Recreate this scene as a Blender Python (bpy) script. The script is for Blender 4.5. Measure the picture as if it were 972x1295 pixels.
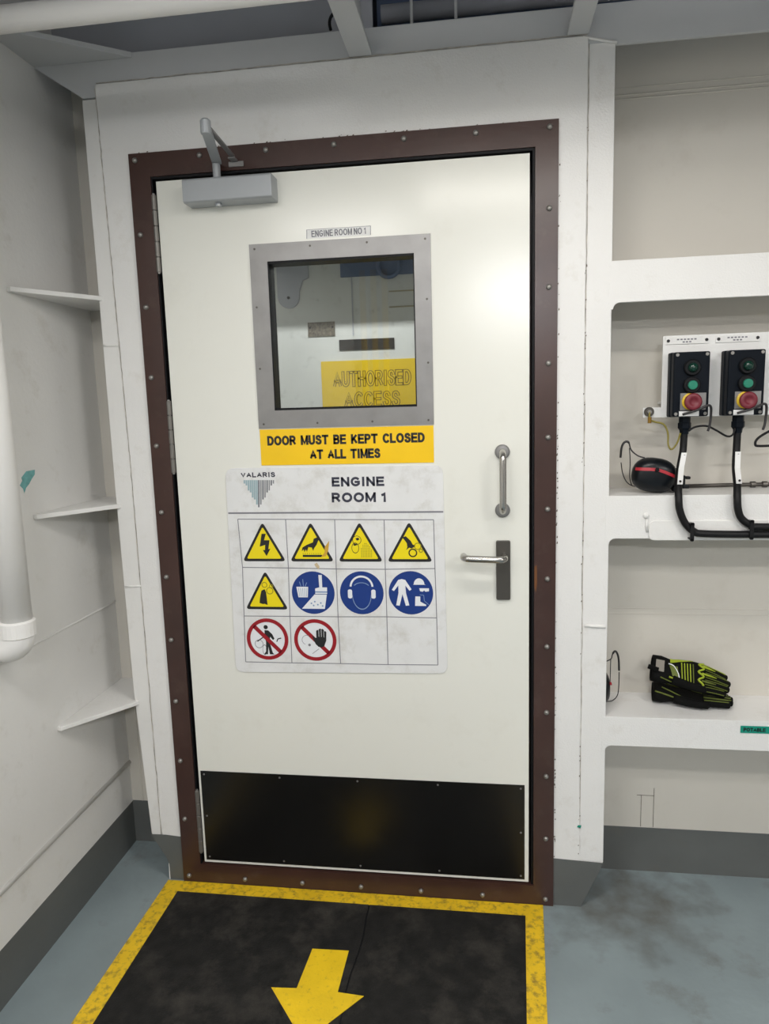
import bpy, bmesh, math, random
from mathutils import Vector, Matrix
random.seed(7)
for o in list(bpy.data.objects):
    bpy.data.objects.remove(o)
scene = bpy.context.scene
COL = scene.collection

# ------------------------------------------------------------------ camera
FPX = 896.36
CAM = Vector((0.91389, -1.87518, 1.41593))
YAW, PIT, ROL = 0.14065769, -0.14832726, 0.02880466
RM = (Matrix.Rotation(YAW, 3, 'Z') @ Matrix.Rotation(PIT, 3, 'X') @ Matrix.Rotation(ROL, 3, 'Y'))
cd = bpy.data.cameras.new('camera')
cam = bpy.data.objects.new('camera', cd)
COL.objects.link(cam)
cd.sensor_fit = 'VERTICAL'
cd.sensor_height = 24.0
cd.lens = FPX / 1295.0 * 24.0
cd.clip_start = 0.02
rt, fw, up = RM.col[0], RM.col[1], RM.col[2]
m = Matrix((rt, up, -fw)).transposed().to_4x4()
m.translation = CAM
cam.matrix_world = m
scene.camera = cam

# ------------------------------------------------------------------ world, exposure, lamps
w = bpy.data.worlds.new('world')
scene.world = w
w.use_nodes = True
w.node_tree.nodes['Background'].inputs[0].default_value = (0.62, 0.68, 0.8, 1)
w.node_tree.nodes['Background'].inputs[1].default_value = 0.02
scene.view_settings.view_transform = 'Standard'
scene.view_settings.look = 'None'
scene.view_settings.exposure = -0.06
scene.view_settings.gamma = 1.0
scene.view_settings.use_curve_mapping = False


def area_light(name, loc, sx, sy, power, col, spread=math.pi):
    d = bpy.data.lights.new(name, 'AREA')
    d.shape = 'RECTANGLE'
    d.size, d.size_y = sx, sy
    d.energy = power
    d.color = col
    d.spread = spread
    o = bpy.data.objects.new(name, d)
    COL.objects.link(o)
    o.location = loc
    return o


# fluorescent fixtures and added fill fixtures: centre of the glowing diffuser, size x, y, z and its radiance
# (each fixture: radiance of its side panels, watts sent down through the bottom panel)
LAMPS = [((1.15, -0.76, 2.19), 0.90, 0.10, 0.10, 2.0, 7.5, (1.0, 0.955, 0.89)),
         ((1.20, -3.70, 2.26), 0.62, 0.12, 0.12, 44.0, 40.0, (0.98, 0.985, 1.0)),
         ((0.25, -1.65, 2.32), 0.62, 0.12, 0.12, 0.8, 16.0, (1.0, 0.975, 0.94)),  # added fill fixture, unseen, lifts the left wall, floor and lower shelves
         ((2.60, -1.90, 2.26), 0.62, 0.12, 0.12, 9.0, 24.0, (1.0, 0.97, 0.93))]  # added fill fixture, unseen, brightens the left wall from the right
for l_, sx_, sy_, sz_, side_, pw_, c_ in LAMPS:
    area_light('lamp_light', (l_[0], l_[1], l_[2] - sz_ / 2 - 0.001), sx_, sy_, pw_, c_)
area_light('lamp_light', (0.45, 0.566, 2.20), 0.5, 0.03, 8.0, (1.0, 0.99, 0.96))


# ------------------------------------------------------------------ photo pixel -> point on a plane
def ray(px, py):
    return RM @ Vector(((px - 486) / FPX, 1.0, -(py - 647.5) / FPX))


def at(px, py, y=0.0):
    d = ray(px, py)
    return CAM + d * ((y - CAM.y) / d.y)


def atz(px, py, z):
    d = ray(px, py)
    return CAM + d * ((z - CAM.z) / d.z)


def atx(px, py, x):
    d = ray(px, py)
    return CAM + d * ((x - CAM.x) / d.x)


# ------------------------------------------------------------------ materials
MATS = {}


def mat(name, col, rough=0.5, metal=0.0, var=0.0, vscale=6.0, dirt=None, dirt_amt=0.0, dscale=5.0, dlo=0.56,
        bump=0.0, bscale=120.0, coat=0.0, emit=0.0, spec=0.5):
    if name in MATS:
        return MATS[name]
    mt = bpy.data.materials.new(name)
    mt.use_nodes = True
    nt = mt.node_tree
    b = nt.nodes['Principled BSDF']
    b.inputs['Roughness'].default_value = rough
    b.inputs['Metallic'].default_value = metal
    b.inputs['Coat Weight'].default_value = coat
    b.inputs['Coat Roughness'].default_value = 0.15
    b.inputs['Specular IOR Level'].default_value = spec
    c4 = (*col, 1)
    b.inputs['Base Color'].default_value = c4
    tc = nt.nodes.new('ShaderNodeTexCoord')
    geo = nt.nodes.new('ShaderNodeNewGeometry')
    out = None
    if var > 0:
        n = nt.nodes.new('ShaderNodeTexNoise')
        n.inputs['Scale'].default_value = vscale
        n.inputs['Detail'].default_value = 5
        nt.links.new(geo.outputs['Position'], n.inputs['Vector'])
        r = nt.nodes.new('ShaderNodeValToRGB')
        r.color_ramp.elements[0].position = 0.3
        r.color_ramp.elements[1].position = 0.7
        r.color_ramp.elements[0].color = (*[max(0, c * (1 - var)) for c in col], 1)
        r.color_ramp.elements[1].color = (*[min(1, c * (1 + var)) for c in col], 1)
        nt.links.new(n.outputs['Fac'], r.inputs['Fac'])
        out = r.outputs['Color']
    if dirt is not None:
        n = nt.nodes.new('ShaderNodeTexNoise')
        n.inputs['Scale'].default_value = dscale
        n.inputs['Detail'].default_value = 9
        n.inputs['Roughness'].default_value = 0.68
        nt.links.new(geo.outputs['Position'], n.inputs['Vector'])
        r = nt.nodes.new('ShaderNodeValToRGB')
        r.color_ramp.elements[0].position = dlo
        r.color_ramp.elements[1].position = dlo + 0.18
        r.color_ramp.elements[0].color = (0, 0, 0, 1)
        r.color_ramp.elements[1].color = (dirt_amt, dirt_amt, dirt_amt, 1)
        nt.links.new(n.outputs['Fac'], r.inputs['Fac'])
        mx = nt.nodes.new('ShaderNodeMix')
        mx.data_type = 'RGBA'
        nt.links.new(r.outputs['Color'], mx.inputs['Factor'])
        if out:
            nt.links.new(out, mx.inputs['A'])
        else:
            mx.inputs['A'].default_value = c4
        mx.inputs['B'].default_value = (*dirt, 1)
        out = mx.outputs['Result']
    if out:
        nt.links.new(out, b.inputs['Base Color'])
    if bump > 0:
        n = nt.nodes.new('ShaderNodeTexNoise')
        n.inputs['Scale'].default_value = bscale
        n.inputs['Detail'].default_value = 3
        nt.links.new(geo.outputs['Position'], n.inputs['Vector'])
        bp = nt.nodes.new('ShaderNodeBump')
        bp.inputs['Strength'].default_value = bump
        bp.inputs['Distance'].default_value = 0.002
        nt.links.new(n.outputs['Fac'], bp.inputs['Height'])
        nt.links.new(bp.outputs['Normal'], b.inputs['Normal'])
    if emit > 0:
        b.inputs['Emission Color'].default_value = c4
        b.inputs['Emission Strength'].default_value = emit
    MATS[name] = mt
    return mt


WHITE = mat('white_steel_paint', (0.79, 0.785, 0.765), 0.42, var=0.03, vscale=3.0, dirt=(0.50, 0.46, 0.39), dirt_amt=0.32,
            dscale=9.0, bump=0.35, bscale=90)
WHITE_R = mat('white_stipple_paint', (0.80, 0.795, 0.78), 0.34, var=0.03, vscale=3.0, dirt=(0.52, 0.48, 0.41), dirt_amt=0.30,
              dscale=12.0, bump=0.4, bscale=240)
DULLW = mat('dull_grey_paint', (0.48, 0.47, 0.45), 0.5, var=0.2, vscale=1.5)
PLATE = mat('cream_bulkhead_paint', (0.64, 0.61, 0.55), 0.45, var=0.03, vscale=2.5, dirt=(0.45, 0.40, 0.33), dirt_amt=0.25,
            dscale=6.0, bump=0.12, bscale=60)
DOORW = mat('door_cream_paint', (0.80, 0.80, 0.74), 0.22, var=0.012, vscale=2.0, dirt=(0.62, 0.60, 0.52), dirt_amt=0.22,
            dscale=5.0, bump=0.06, bscale=24)
BROWN = mat('brown_frame_paint', (0.052, 0.024, 0.019), 0.30, var=0.15, vscale=9.0, dirt=(0.10, 0.07, 0.055), dirt_amt=0.4,
            dscale=14.0, bump=0.12, bscale=50)
GREYP = mat('grey_skirting_paint', (0.115, 0.122, 0.118), 0.50, var=0.08, vscale=6.0, dirt=(0.13, 0.12, 0.10), dirt_amt=0.4,
            dscale=9.0, bump=0.2, bscale=90)
BEAM = mat('pale_grey_beam_paint', (0.56, 0.57, 0.58), 0.5, var=0.03, vscale=4.0, bump=0.15, bscale=80)
NAVY = mat('navy_overhead_paint', (0.12, 0.165, 0.27), 0.6, var=0.1, vscale=4.0)
DECKP = mat('grey_overhead_paint', (0.40, 0.415, 0.46), 0.6, var=0.06, vscale=4.0)
PIPEW = mat('white_pipe_paint', (0.82, 0.81, 0.79), 0.35, var=0.02, vscale=6.0, bump=0.2, bscale=60)
STEEL = mat('brushed_steel', (0.27, 0.265, 0.262), 0.40, 0.55, var=0.08, vscale=20, bump=0.05, bscale=200)
CHROME = mat('polished_steel', (0.46, 0.445, 0.42), 0.24, 1.0)
DKSTEEL = mat('dark_bronze_steel', (0.10, 0.092, 0.082), 0.38, 0.6)
SILVER = mat('silver_lacquer', (0.38, 0.40, 0.42), 0.38, 0.25, var=0.02)
ZINC = mat('zinc_bolt', (0.30, 0.29, 0.27), 0.38, 0.6)
BLACKG = mat('black_gloss_plate', (0.006, 0.006, 0.006), 0.27, var=0.3, vscale=5.0, dirt=(0.014, 0.013, 0.010), dirt_amt=0.5, dscale=12)
RUBBER = mat('black_rubber', (0.004, 0.0045, 0.006), 0.55, spec=0.25)
CABLE = mat('black_cable', (0.005, 0.005, 0.006), 0.5, spec=0.3)
BLACKP = mat('black_plastic', (0.002, 0.0045, 0.009), 0.5, spec=0.14)
MUFF = mat('black_ear_cup', (0.003, 0.0045, 0.007), 0.32, spec=0.35)
RED = mat('red_plastic', (0.42, 0.022, 0.035), 0.4)
REDB = mat('dark_red_button', (0.17, 0.015, 0.028), 0.45)
YELP = mat('yellow_plastic', (0.75, 0.50, 0.02), 0.4)
GREENB = mat('green_button', (0.02, 0.22, 0.14), 0.3)
GREEND = mat('dark_green_lens', (0.002, 0.03, 0.02), 0.12)
WLAB = mat('white_label', (0.80, 0.80, 0.79), 0.4, dirt=(0.45, 0.43, 0.40), dirt_amt=0.3, dscale=40)
PRINTK = mat('black_print', (0.010, 0.010, 0.011), 0.5)
PRINTG = mat('grey_print', (0.20, 0.20, 0.23), 0.5)
PRINTN = mat('navy_print', (0.035, 0.037, 0.06), 0.5)
SIGNW = mat('white_sign_face', (0.77, 0.775, 0.775), 0.33, var=0.03, vscale=14, dirt=(0.54, 0.52, 0.47), dirt_amt=0.5, dscale=16, dlo=0.5)
SIGNC = mat('white_sign_cell', (0.78, 0.80, 0.81), 0.33, var=0.02, vscale=14, dirt=(0.60, 0.59, 0.55), dirt_amt=0.3, dscale=20)
SIGNY = mat('yellow_sign_face', (0.93, 0.58, 0.0), 0.35, var=0.03, vscale=10)
PICY = mat('yellow_print', (0.86, 0.70, 0.0), 0.4)
PICYD = mat('olive_print', (0.36, 0.29, 0.01), 0.5)
PICB = mat('blue_print', (0.004, 0.035, 0.215), 0.4)
PICR = mat('red_print', (0.32, 0.004, 0.012), 0.4)
PICW = mat('white_print', (0.80, 0.82, 0.85), 0.4)
PICL = mat('pale_blue_print', (0.22, 0.32, 0.50), 0.4)
LOGOB = mat('pale_teal_print', (0.33, 0.45, 0.49), 0.4)
LOGOG = mat('slate_print', (0.13, 0.14, 0.165), 0.4)
LOGOM = mat('mid_slate_print', (0.25, 0.26, 0.28), 0.4)
TEAL = mat('teal_tape', (0.0, 0.27, 0.19), 0.45)
TEALP = mat('teal_paint_smear', (0.16, 0.42, 0.42), 0.5, var=0.2, vscale=60)
LIME = mat('lime_glove_rubber', (0.33, 0.41, 0.015), 0.5)
LIMED = mat('olive_glove_trim', (0.11, 0.14, 0.012), 0.55)
GLOVEK = mat('black_glove_fabric', (0.003, 0.0032, 0.003), 0.8, spec=0.15, bump=0.4, bscale=500)
TAGG = mat('grey_glove_tag', (0.24, 0.22, 0.19), 0.6)
WIREM = mat('grey_wire', (0.05, 0.048, 0.05), 0.35, 0.7)
EARTHW = mat('earth_wire', (0.24, 0.20, 0.03), 0.5)
COPPER = mat('brass_lug', (0.35, 0.20, 0.04), 0.35, 0.8)
GREYDK = mat('dark_slot_panel', (0.022, 0.02, 0.018), 0.4)
BRASSPL = mat('worn_name_plate', (0.17, 0.15, 0.12), 0.45, 0.4, var=0.4, vscale=120)
INNERW = mat('inner_white_paint', (0.62, 0.635, 0.61), 0.5, var=0.04, vscale=8, dirt=(0.2, 0.2, 0.19), dirt_amt=0.35, dscale=22)
INNERY = mat('inner_yellow_sign', (0.72, 0.50, 0.01), 0.45)
INNERK = mat('inner_sign_outline', (0.20, 0.13, 0.01), 0.5)
RUST = mat('rust_stain', (0.42, 0.22, 0.08), 0.7)


def floor_material():
    mt = mat('blue_grey_deck_paint', (0.235, 0.285, 0.30), 0.42, var=0.13, vscale=3.5, dirt=(0.13, 0.115, 0.095), dirt_amt=0.75,
             dscale=4.0, bump=0.35, bscale=45)
    nt = mt.node_tree
    b = nt.nodes['Principled BSDF']
    src = b.inputs['Base Color'].links[0].from_socket
    geo = nt.nodes.new('ShaderNodeNewGeometry')
    # a patch of ground-in dirt where feet turn at the foot of the stiffener
    sub = nt.nodes.new('ShaderNodeVectorMath'); sub.operation = 'SUBTRACT'
    nt.links.new(geo.outputs['Position'], sub.inputs[0])
    sub.inputs[1].default_value = (1.30, 0.02, 0)
    sc = nt.nodes.new('ShaderNodeVectorMath'); sc.operation = 'MULTIPLY'
    nt.links.new(sub.outputs[0], sc.inputs[0]); sc.inputs[1].default_value = (3.6, 4.6, 1)
    ln = nt.nodes.new('ShaderNodeVectorMath'); ln.operation = 'LENGTH'
    nt.links.new(sc.outputs[0], ln.inputs[0])
    n = nt.nodes.new('ShaderNodeTexNoise'); n.inputs['Scale'].default_value = 14; n.inputs['Detail'].default_value = 8
    nt.links.new(geo.outputs['Position'], n.inputs['Vector'])
    ad = nt.nodes.new('ShaderNodeMath'); ad.operation = 'MULTIPLY_ADD'
    nt.links.new(n.outputs['Fac'], ad.inputs[0]); ad.inputs[1].default_value = 2.2
    nt.links.new(ln.outputs['Value'], ad.inputs[2])
    r = nt.nodes.new('ShaderNodeValToRGB')
    r.color_ramp.elements[0].position = 0.0; r.color_ramp.elements[0].color = (0.8, 0.8, 0.8, 1)
    r.color_ramp.elements[1].position = 1.0; r.color_ramp.elements[1].color = (0, 0, 0, 1)
    mr = nt.nodes.new('ShaderNodeMapRange'); mr.inputs[1].default_value = 1.0; mr.inputs[2].default_value = 2.1
    nt.links.new(ad.outputs[0], mr.inputs[0]); nt.links.new(mr.outputs[0], r.inputs['Fac'])
    mx = nt.nodes.new('ShaderNodeMix'); mx.data_type = 'RGBA'
    nt.links.new(r.outputs['Color'], mx.inputs['Factor']); nt.links.new(src, mx.inputs['A'])
    mx.inputs['B'].default_value = (0.105, 0.098, 0.085, 1)
    nt.links.new(mx.outputs['Result'], b.inputs['Base Color'])
    return mt


FLOORM = floor_material()
MATK = mat('black_anti_slip', (0.0115, 0.0112, 0.0105), 0.7, spec=0.3, var=0.35, vscale=30, dirt=(0.06, 0.054, 0.046), dirt_amt=0.6, dscale=6, dlo=0.5, bump=0.6, bscale=220)
MATY = mat('yellow_floor_tape', (0.80, 0.52, 0.015), 0.5, var=0.1, vscale=12, dirt=(0.20, 0.125, 0.03), dirt_amt=0.8, dscale=55, dlo=0.49, bump=0.3, bscale=150)
MATA = mat('yellow_arrow_paint', (0.84, 0.56, 0.01), 0.5, var=0.08, vscale=14, dirt=(0.22, 0.14, 0.03), dirt_amt=0.6, dscale=70, dlo=0.56, bump=0.3, bscale=150)


def glass_material():
    mt = bpy.data.materials.new('window_glass')
    mt.use_nodes = True
    b = mt.node_tree.nodes['Principled BSDF']
    b.inputs['Base Color'].default_value = (0.93, 0.97, 0.98, 1)
    b.inputs['Roughness'].default_value = 0.0
    b.inputs['IOR'].default_value = 1.5
    b.inputs['Transmission Weight'].default_value = 1.0
    return mt


GLASS = glass_material()


# ------------------------------------------------------------------ mesh helpers
class MB:
    def __init__(s):
        s.v, s.f = [], []

    def add(s, vs, fs):
        k = len(s.v)
        s.v += [tuple(p) for p in vs]
        s.f += [tuple(i + k for i in f) for f in fs]
        return s

    def box(s, x0, x1, y0, y1, z0, z1):
        vs = [(x, y, z) for x in (x0, x1) for y in (y0, y1) for z in (z0, z1)]
        return s.add(vs, [(0, 1, 3, 2), (4, 6, 7, 5), (0, 4, 5, 1), (2, 3, 7, 6), (0, 2, 6, 4), (1, 5, 7, 3)])

    def prism(s, pts, a, b, plane='xz'):
        n = len(pts)

        def mk(p, h):
            return {'xz': (p[0], h, p[1]), 'xy': (p[0], p[1], h), 'yz': (h, p[0], p[1])}[plane]
        vs = [mk(p, a) for p in pts] + [mk(p, b) for p in pts]
        fs = [tuple(range(n)), tuple(range(2 * n - 1, n - 1, -1))] + [(i, i + n, (i + 1) % n + n, (i + 1) % n) for i in range(n)]
        return s.add(vs, fs)

    def flat(s, pts, y):
        n = len(pts)
        return s.add([(p[0], y, p[1]) for p in pts], [tuple(range(n))])

    def tube(s, path, r, n=10, closed=False, caps=True):
        P = [Vector(p) for p in path]
        N = len(P)
        rs = r if isinstance(r, (list, tuple)) else [r] * N
        rings = []
        prev = None
        for i in range(N):
            if closed:
                t = P[(i + 1) % N] - P[i - 1]
            else:
                t = P[min(i + 1, N - 1)] - P[max(i - 1, 0)]
            t.normalize()
            if prev is None:
                a = Vector((0, 0, 1)) if abs(t.z) < 0.9 else Vector((1, 0, 0))
                u = t.cross(a).normalized()
            else:
                u = (prev - t * prev.dot(t)).normalized()
            prev = u
            vv = t.cross(u)
            rings.append([P[i] + (u * math.cos(2 * math.pi * k / n) + vv * math.sin(2 * math.pi * k / n)) * rs[i] for k in range(n)])
        vs = [p for rg in rings for p in rg]
        fs = []
        for i in range(N if closed else N - 1):
            j = (i + 1) % N
            for k in range(n):
                fs.append((i * n + k, i * n + (k + 1) % n, j * n + (k + 1) % n, j * n + k))
        if caps and not closed:
            fs.append(tuple(range(n - 1, -1, -1)))
            fs.append(tuple((N - 1) * n + k for k in range(n)))
        return s.add(vs, fs)

    def lathe(s, prof, c, axis='y', n=20, sx=1.0, sz=1.0):
        """prof: list of (radius, height along axis)"""
        vs, fs = [], []
        for r, h in prof:
            for k in range(n):
                a = 2 * math.pi * k / n
                ca, sa = r * math.cos(a) * sx, r * math.sin(a) * sz
                p = {'y': (ca, h, sa), 'z': (ca, sa, h), 'x': (h, ca, sa)}[axis]
                vs.append((c[0] + p[0], c[1] + p[1], c[2] + p[2]))
        for i in range(len(prof) - 1):
            for k in range(n):
                fs.append((i * n + k, i * n + (k + 1) % n, (i + 1) * n + (k + 1) % n, (i + 1) * n + k))
        fs.append(tuple(range(n - 1, -1, -1)))
        fs.append(tuple((len(prof) - 1) * n + k for k in range(n)))
        return s.add(vs, fs)

    def ring(s, c, r0, r1, y, n=40, a0=0.0, a1=2 * math.pi, sx=1.0, sz=1.0):
        full = abs(a1 - a0 - 2 * math.pi) < 1e-6
        m_ = n if full else n + 1
        vs = []
        for k in range(m_):
            a = a0 + (a1 - a0) * k / n
            for r in (r0, r1):
                vs.append((c[0] + r * math.cos(a) * sx, y, c[1] + r * math.sin(a) * sz))
        fs = [(2 * k, 2 * k + 1, 2 * ((k + 1) % m_) + 1, 2 * ((k + 1) % m_)) for k in range(n)]
        return s.add(vs, fs)

    def disc(s, c, r, y, n=40, sx=1.0, sz=1.0):
        return s.flat([(c[0] + r * sx * math.cos(2 * math.pi * k / n), c[1] + r * sz * math.sin(2 * math.pi * k / n)) for k in range(n)], y)

    def build(s, name, material, parent=None, bevel=0.0, smooth=False, subsurf=0):
        me = bpy.data.meshes.new(name)
        off = Vector((0, 0, 0))
        if parent is not None:
            r = parent
            while r.parent:
                r = r.parent
            off = r.location
        me.from_pydata([(v[0] - off.x, v[1] - off.y, v[2] - off.z) for v in s.v], [], s.f)
        bm = bmesh.new(); bm.from_mesh(me)
        bmesh.ops.recalc_face_normals(bm, faces=bm.faces)
        bm.to_mesh(me); bm.free()
        me.materials.append(material)
        o = bpy.data.objects.new(name, me)
        COL.objects.link(o)
        if parent is not None:
            o.parent = parent
        if smooth:
            for p in me.polygons:
                p.use_smooth = True
            if smooth == 'auto':
                me.shade_auto = None if False else None
        if bevel > 0:
            b = o.modifiers.new('bevel', 'BEVEL')
            b.width = bevel; b.segments = 2; b.limit_method = 'ANGLE'; b.angle_limit = math.radians(40)
        if subsurf:
            b = o.modifiers.new('sub', 'SUBSURF'); b.levels = subsurf; b.render_levels = subsurf
        return o


def smooth_by_angle(o, deg=40):
    me = o.data
    bm = bmesh.new(); bm.from_mesh(me)
    for f in bm.faces:
        f.smooth = True
    for e in bm.edges:
        if len(e.link_faces) == 2 and e.calc_face_angle(0) > math.radians(deg):
            e.smooth = False
    bm.to_mesh(me); bm.free()
    return o


def struct(o, label=None):
    o['kind'] = 'structure'
    if label:
        o['label'] = label
    return o


def thing(name, label, cat, loc=(0, 0, 0), group=None):
    o = bpy.data.objects.new(name, None)
    o.empty_display_size = 0.05
    COL.objects.link(o)
    o.location = loc
    o['label'] = label; o['category'] = cat
    if group:
        o['group'] = group
    return o


def tag(o, label, cat, group=None):
    o['label'] = label; o['category'] = cat
    if group:
        o['group'] = group
    return o


def copies(proto, pts, parent):
    """shared-mesh copies of one small piece; proto mesh is centred on the local origin"""
    off = parent.location if parent.parent is None else Vector((0, 0, 0))
    for i, p in enumerate(pts):
        o = proto if i == 0 else proto.copy()
        if i:
            COL.objects.link(o)
        o.parent = parent
        o.location = Vector(p)


def rrect(x0, x1, z0, z1, r, n=6):
    pts = []
    for cx, cz, a in ((x1 - r, z1 - r, 0), (x0 + r, z1 - r, 90), (x0 + r, z0 + r, 180), (x1 - r, z0 + r, 270)):
        for k in range(n + 1):
            t = math.radians(a + 90 * k / n)
            pts.append((cx + r * math.cos(t), cz + r * math.sin(t)))
    return pts


def arc(cx, cy, r, a0, a1, n=8):
    return [(cx + r * math.cos(math.radians(a0 + (a1 - a0) * k / n)), cy + r * math.sin(math.radians(a0 + (a1 - a0) * k / n))) for k in range(n + 1)]


def smooth_path(pts, sub=6):
    P = [Vector(p) for p in pts]
    out = []
    for i in range(len(P) - 1):
        p0 = P[max(i - 1, 0)]; p1 = P[i]; p2 = P[i + 1]; p3 = P[min(i + 2, len(P) - 1)]
        for k in range(sub):
            t = k / sub
            out.append(0.5 * ((2 * p1) + (p2 - p0) * t + (2 * p0 - 5 * p1 + 4 * p2 - p3) * t * t + (3 * p1 - p0 - 3 * p2 + p3) * t ** 3))
    out.append(P[-1])
    return out


def _arc(cx, cz, rx, rz, a0, a1, n=10):
    return [(cx + rx * math.cos(math.radians(a0 + (a1 - a0) * k / n)), cz + rz * math.sin(math.radians(a0 + (a1 - a0) * k / n))) for k in range(n + 1)]


GLYPH = {
    'A': (0.80, [[(0, 0), (0.40, 1), (0.80, 0)], [(0.15, 0.34), (0.65, 0.34)]]),
    'B': (0.66, [[(0, 0), (0, 1)] + _arc(0.38, 0.76, 0.24, 0.24, 90, -90) + [(0, 0.52)], [(0.3, 0.52)] + _arc(0.40, 0.26, 0.26, 0.26, 90, -90) + [(0, 0)]]),
    'C': (0.74, [_arc(0.40, 0.5, 0.40, 0.5, 38, 322, 18)]),
    'D': (0.72, [[(0, 0), (0, 1)] + _arc(0.30, 0.5, 0.42, 0.5, 90, -90, 14) + [(0, 0)]]),
    'E': (0.64, [[(0.62, 1), (0, 1), (0, 0), (0.64, 0)], [(0, 0.52), (0.57, 0.52)]]),
    'G': (0.80, [_arc(0.42, 0.5, 0.42, 0.5, 40, 318, 18) + [(0.78, 0.22), (0.78, 0.46), (0.44, 0.46)]]),
    'H': (0.70, [[(0, 0), (0, 1)], [(0.70, 0), (0.70, 1)], [(0, 0.52), (0.70, 0.52)]]),
    'I': (0.16, [[(0.08, 0), (0.08, 1)]]),
    'K': (0.70, [[(0, 0), (0, 1)], [(0.66, 1), (0, 0.32)], [(0.24, 0.56), (0.70, 0)]]),
    'L': (0.58, [[(0, 1), (0, 0), (0.58, 0)]]),
    'M': (0.86, [[(0, 0), (0, 1)], [(0, 1), (0.43, 0.02), (0.86, 1)], [(0.86, 1), (0.86, 0)]]),
    'N': (0.70, [[(0, 0), (0, 1)], [(0, 1), (0.70, 0)], [(0.70, 0), (0.70, 1)]]),
    'O': (0.86, [_arc(0.43, 0.5, 0.43, 0.5, 90, 450, 26)]),
    'P': (0.64, [[(0, 0), (0, 1)] + _arc(0.37, 0.73, 0.27, 0.27, 90, -90) + [(0, 0.46)]]),
    'R': (0.70, [[(0, 0), (0, 1)] + _arc(0.38, 0.74, 0.26, 0.26, 90, -90) + [(0, 0.48)], [(0.36, 0.48), (0.70, 0)]]),
    'S': (0.66, [[(0.62, 0.74), (0.57, 0.90), (0.44, 0.99), (0.28, 1.0), (0.12, 0.94), (0.05, 0.80), (0.08, 0.66), (0.20, 0.58), (0.36, 0.52), (0.54, 0.45), (0.65, 0.34), (0.66, 0.20), (0.57, 0.06), (0.40, 0.0), (0.22, 0.01), (0.07, 0.10), (0.0, 0.28)]]),
    'T': (0.70, [[(0, 1), (0.70, 1)], [(0.35, 1), (0.35, 0)]]),
    'U': (0.70, [[(0, 1), (0, 0.32)] + _arc(0.35, 0.32, 0.35, 0.32, 180, 360) + [(0.70, 1)]]),
    'V': (0.76, [[(0, 1), (0.38, 0), (0.76, 1)]]),
    '1': (0.30, [[(0, 0.76), (0.18, 0.84), (0.30, 1.0), (0.30, 0)]]),
}


def lettering(name, s, x0, x1, z0, z1, y, material, parent, t=0.16, gap=0.24):
    """block capitals drawn as flat strokes, fitted to the box x0..x1, z0..z1 on the plane y (t: stroke / height)"""
    lines = []
    cx = 0.0
    for ch in s:
        if ch == ' ':
            cx += 0.36
            continue
        wd, pls = GLYPH[ch]
        for pl in pls:
            lines.append([(cx + p[0], p[1]) for p in pl])
        cx += wd + gap + 0.16
    tot = cx - gap - 0.16
    H_ = z1 - z0
    tz = t * H_
    kz = H_ - tz
    kx = (x1 - x0 - tz) / tot
    mb = MB()
    for pl in lines:
        P = [Vector((x0 + tz / 2 + p[0] * kx, z0 + tz / 2 + p[1] * kz)) for p in pl]
        closed = (P[0] - P[-1]).length < 1e-6
        n = len(P)
        Lf, Rt = [], []
        for i in range(n):
            d0 = (P[i] - P[i - 1]).normalized() if i > 0 else ((P[0] - P[-2]).normalized() if closed else None)
            d1 = (P[i + 1] - P[i]).normalized() if i < n - 1 else ((P[1] - P[0]).normalized() if closed else None)
            if d0 is None:
                d0 = d1
            if d1 is None:
                d1 = d0
            mdir = (d0 + d1)
            if mdir.length < 1e-4:
                mdir = d1
            mdir.normalize()
            nn = Vector((-mdir.y, mdir.x))
            sc = 1.0 / max(0.55, Vector((-d0.y, d0.x)).dot(nn))
            p = P[i].copy()
            if not closed and i == 0:
                p -= d1 * tz / 2 * (1 if abs(d1.x) < 0.1 or abs(d1.y) < 0.1 else 0.3)
            if not closed and i == n - 1:
                p += d0 * tz / 2 * (1 if abs(d0.x) < 0.1 or abs(d0.y) < 0.1 else 0.3)
            a_, b_ = p + nn * tz / 2 * sc, p - nn * tz / 2 * sc
            for q_ in (a_, b_):
                q_.y = min(max(q_.y, z0), z1)
            Lf.append(tuple(a_)); Rt.append(tuple(b_))
        vs = [(p[0], y, p[1]) for p in Lf] + [(p[0], y, p[1]) for p in Rt]
        mb.add(vs, [(i, i + 1, n + i + 1, n + i) for i in range(n - 1)])
    return mb.build(name, material, parent)


# =================================================================== ROOM SHELL
XL, YB = -0.2487, 0.174
XR, YR, ZC = 3.2, -5.6, 2.62
floor = struct(MB().box(XL - 0.05, XR, YR, 1.08, -0.05, 0.0).build('floor', FLOORM), 'blue-grey painted steel deck with dark scuffs')

# bulkhead plate behind the stiffeners, with the doorway cut out
DX0, DX1, DZ1 = 0.03, 1.07, 2.055
wall_front = struct(MB().box(XL, DX0, YB, YB + 0.01, 0, 2.338).box(DX1, XR, YB, YB + 0.01, 0, 2.338).box(DX0, DX1, YB, YB + 0.01, DZ1, 2.338)
                    .build('wall_front', PLATE), 'cream painted steel bulkhead around the door')
# plate carrying the door frame
PX0, PX1, PZ1 = -0.060, 1.166, 2.266
MB().prism([(-0.050, 0.0), (0.04, 0.0), (0.04, 2.045), (1.06, 2.045), (1.06, 0.0), (1.174, 0.0), (PX1, 0.6), (PX1, PZ1), (-0.078, PZ1 - 0.001), (-0.066, 1.3), (-0.060, 0.15), (-0.048, 0.06)], -0.003, 0.010).build('door_plate', WHITE_R, wall_front)
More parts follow.
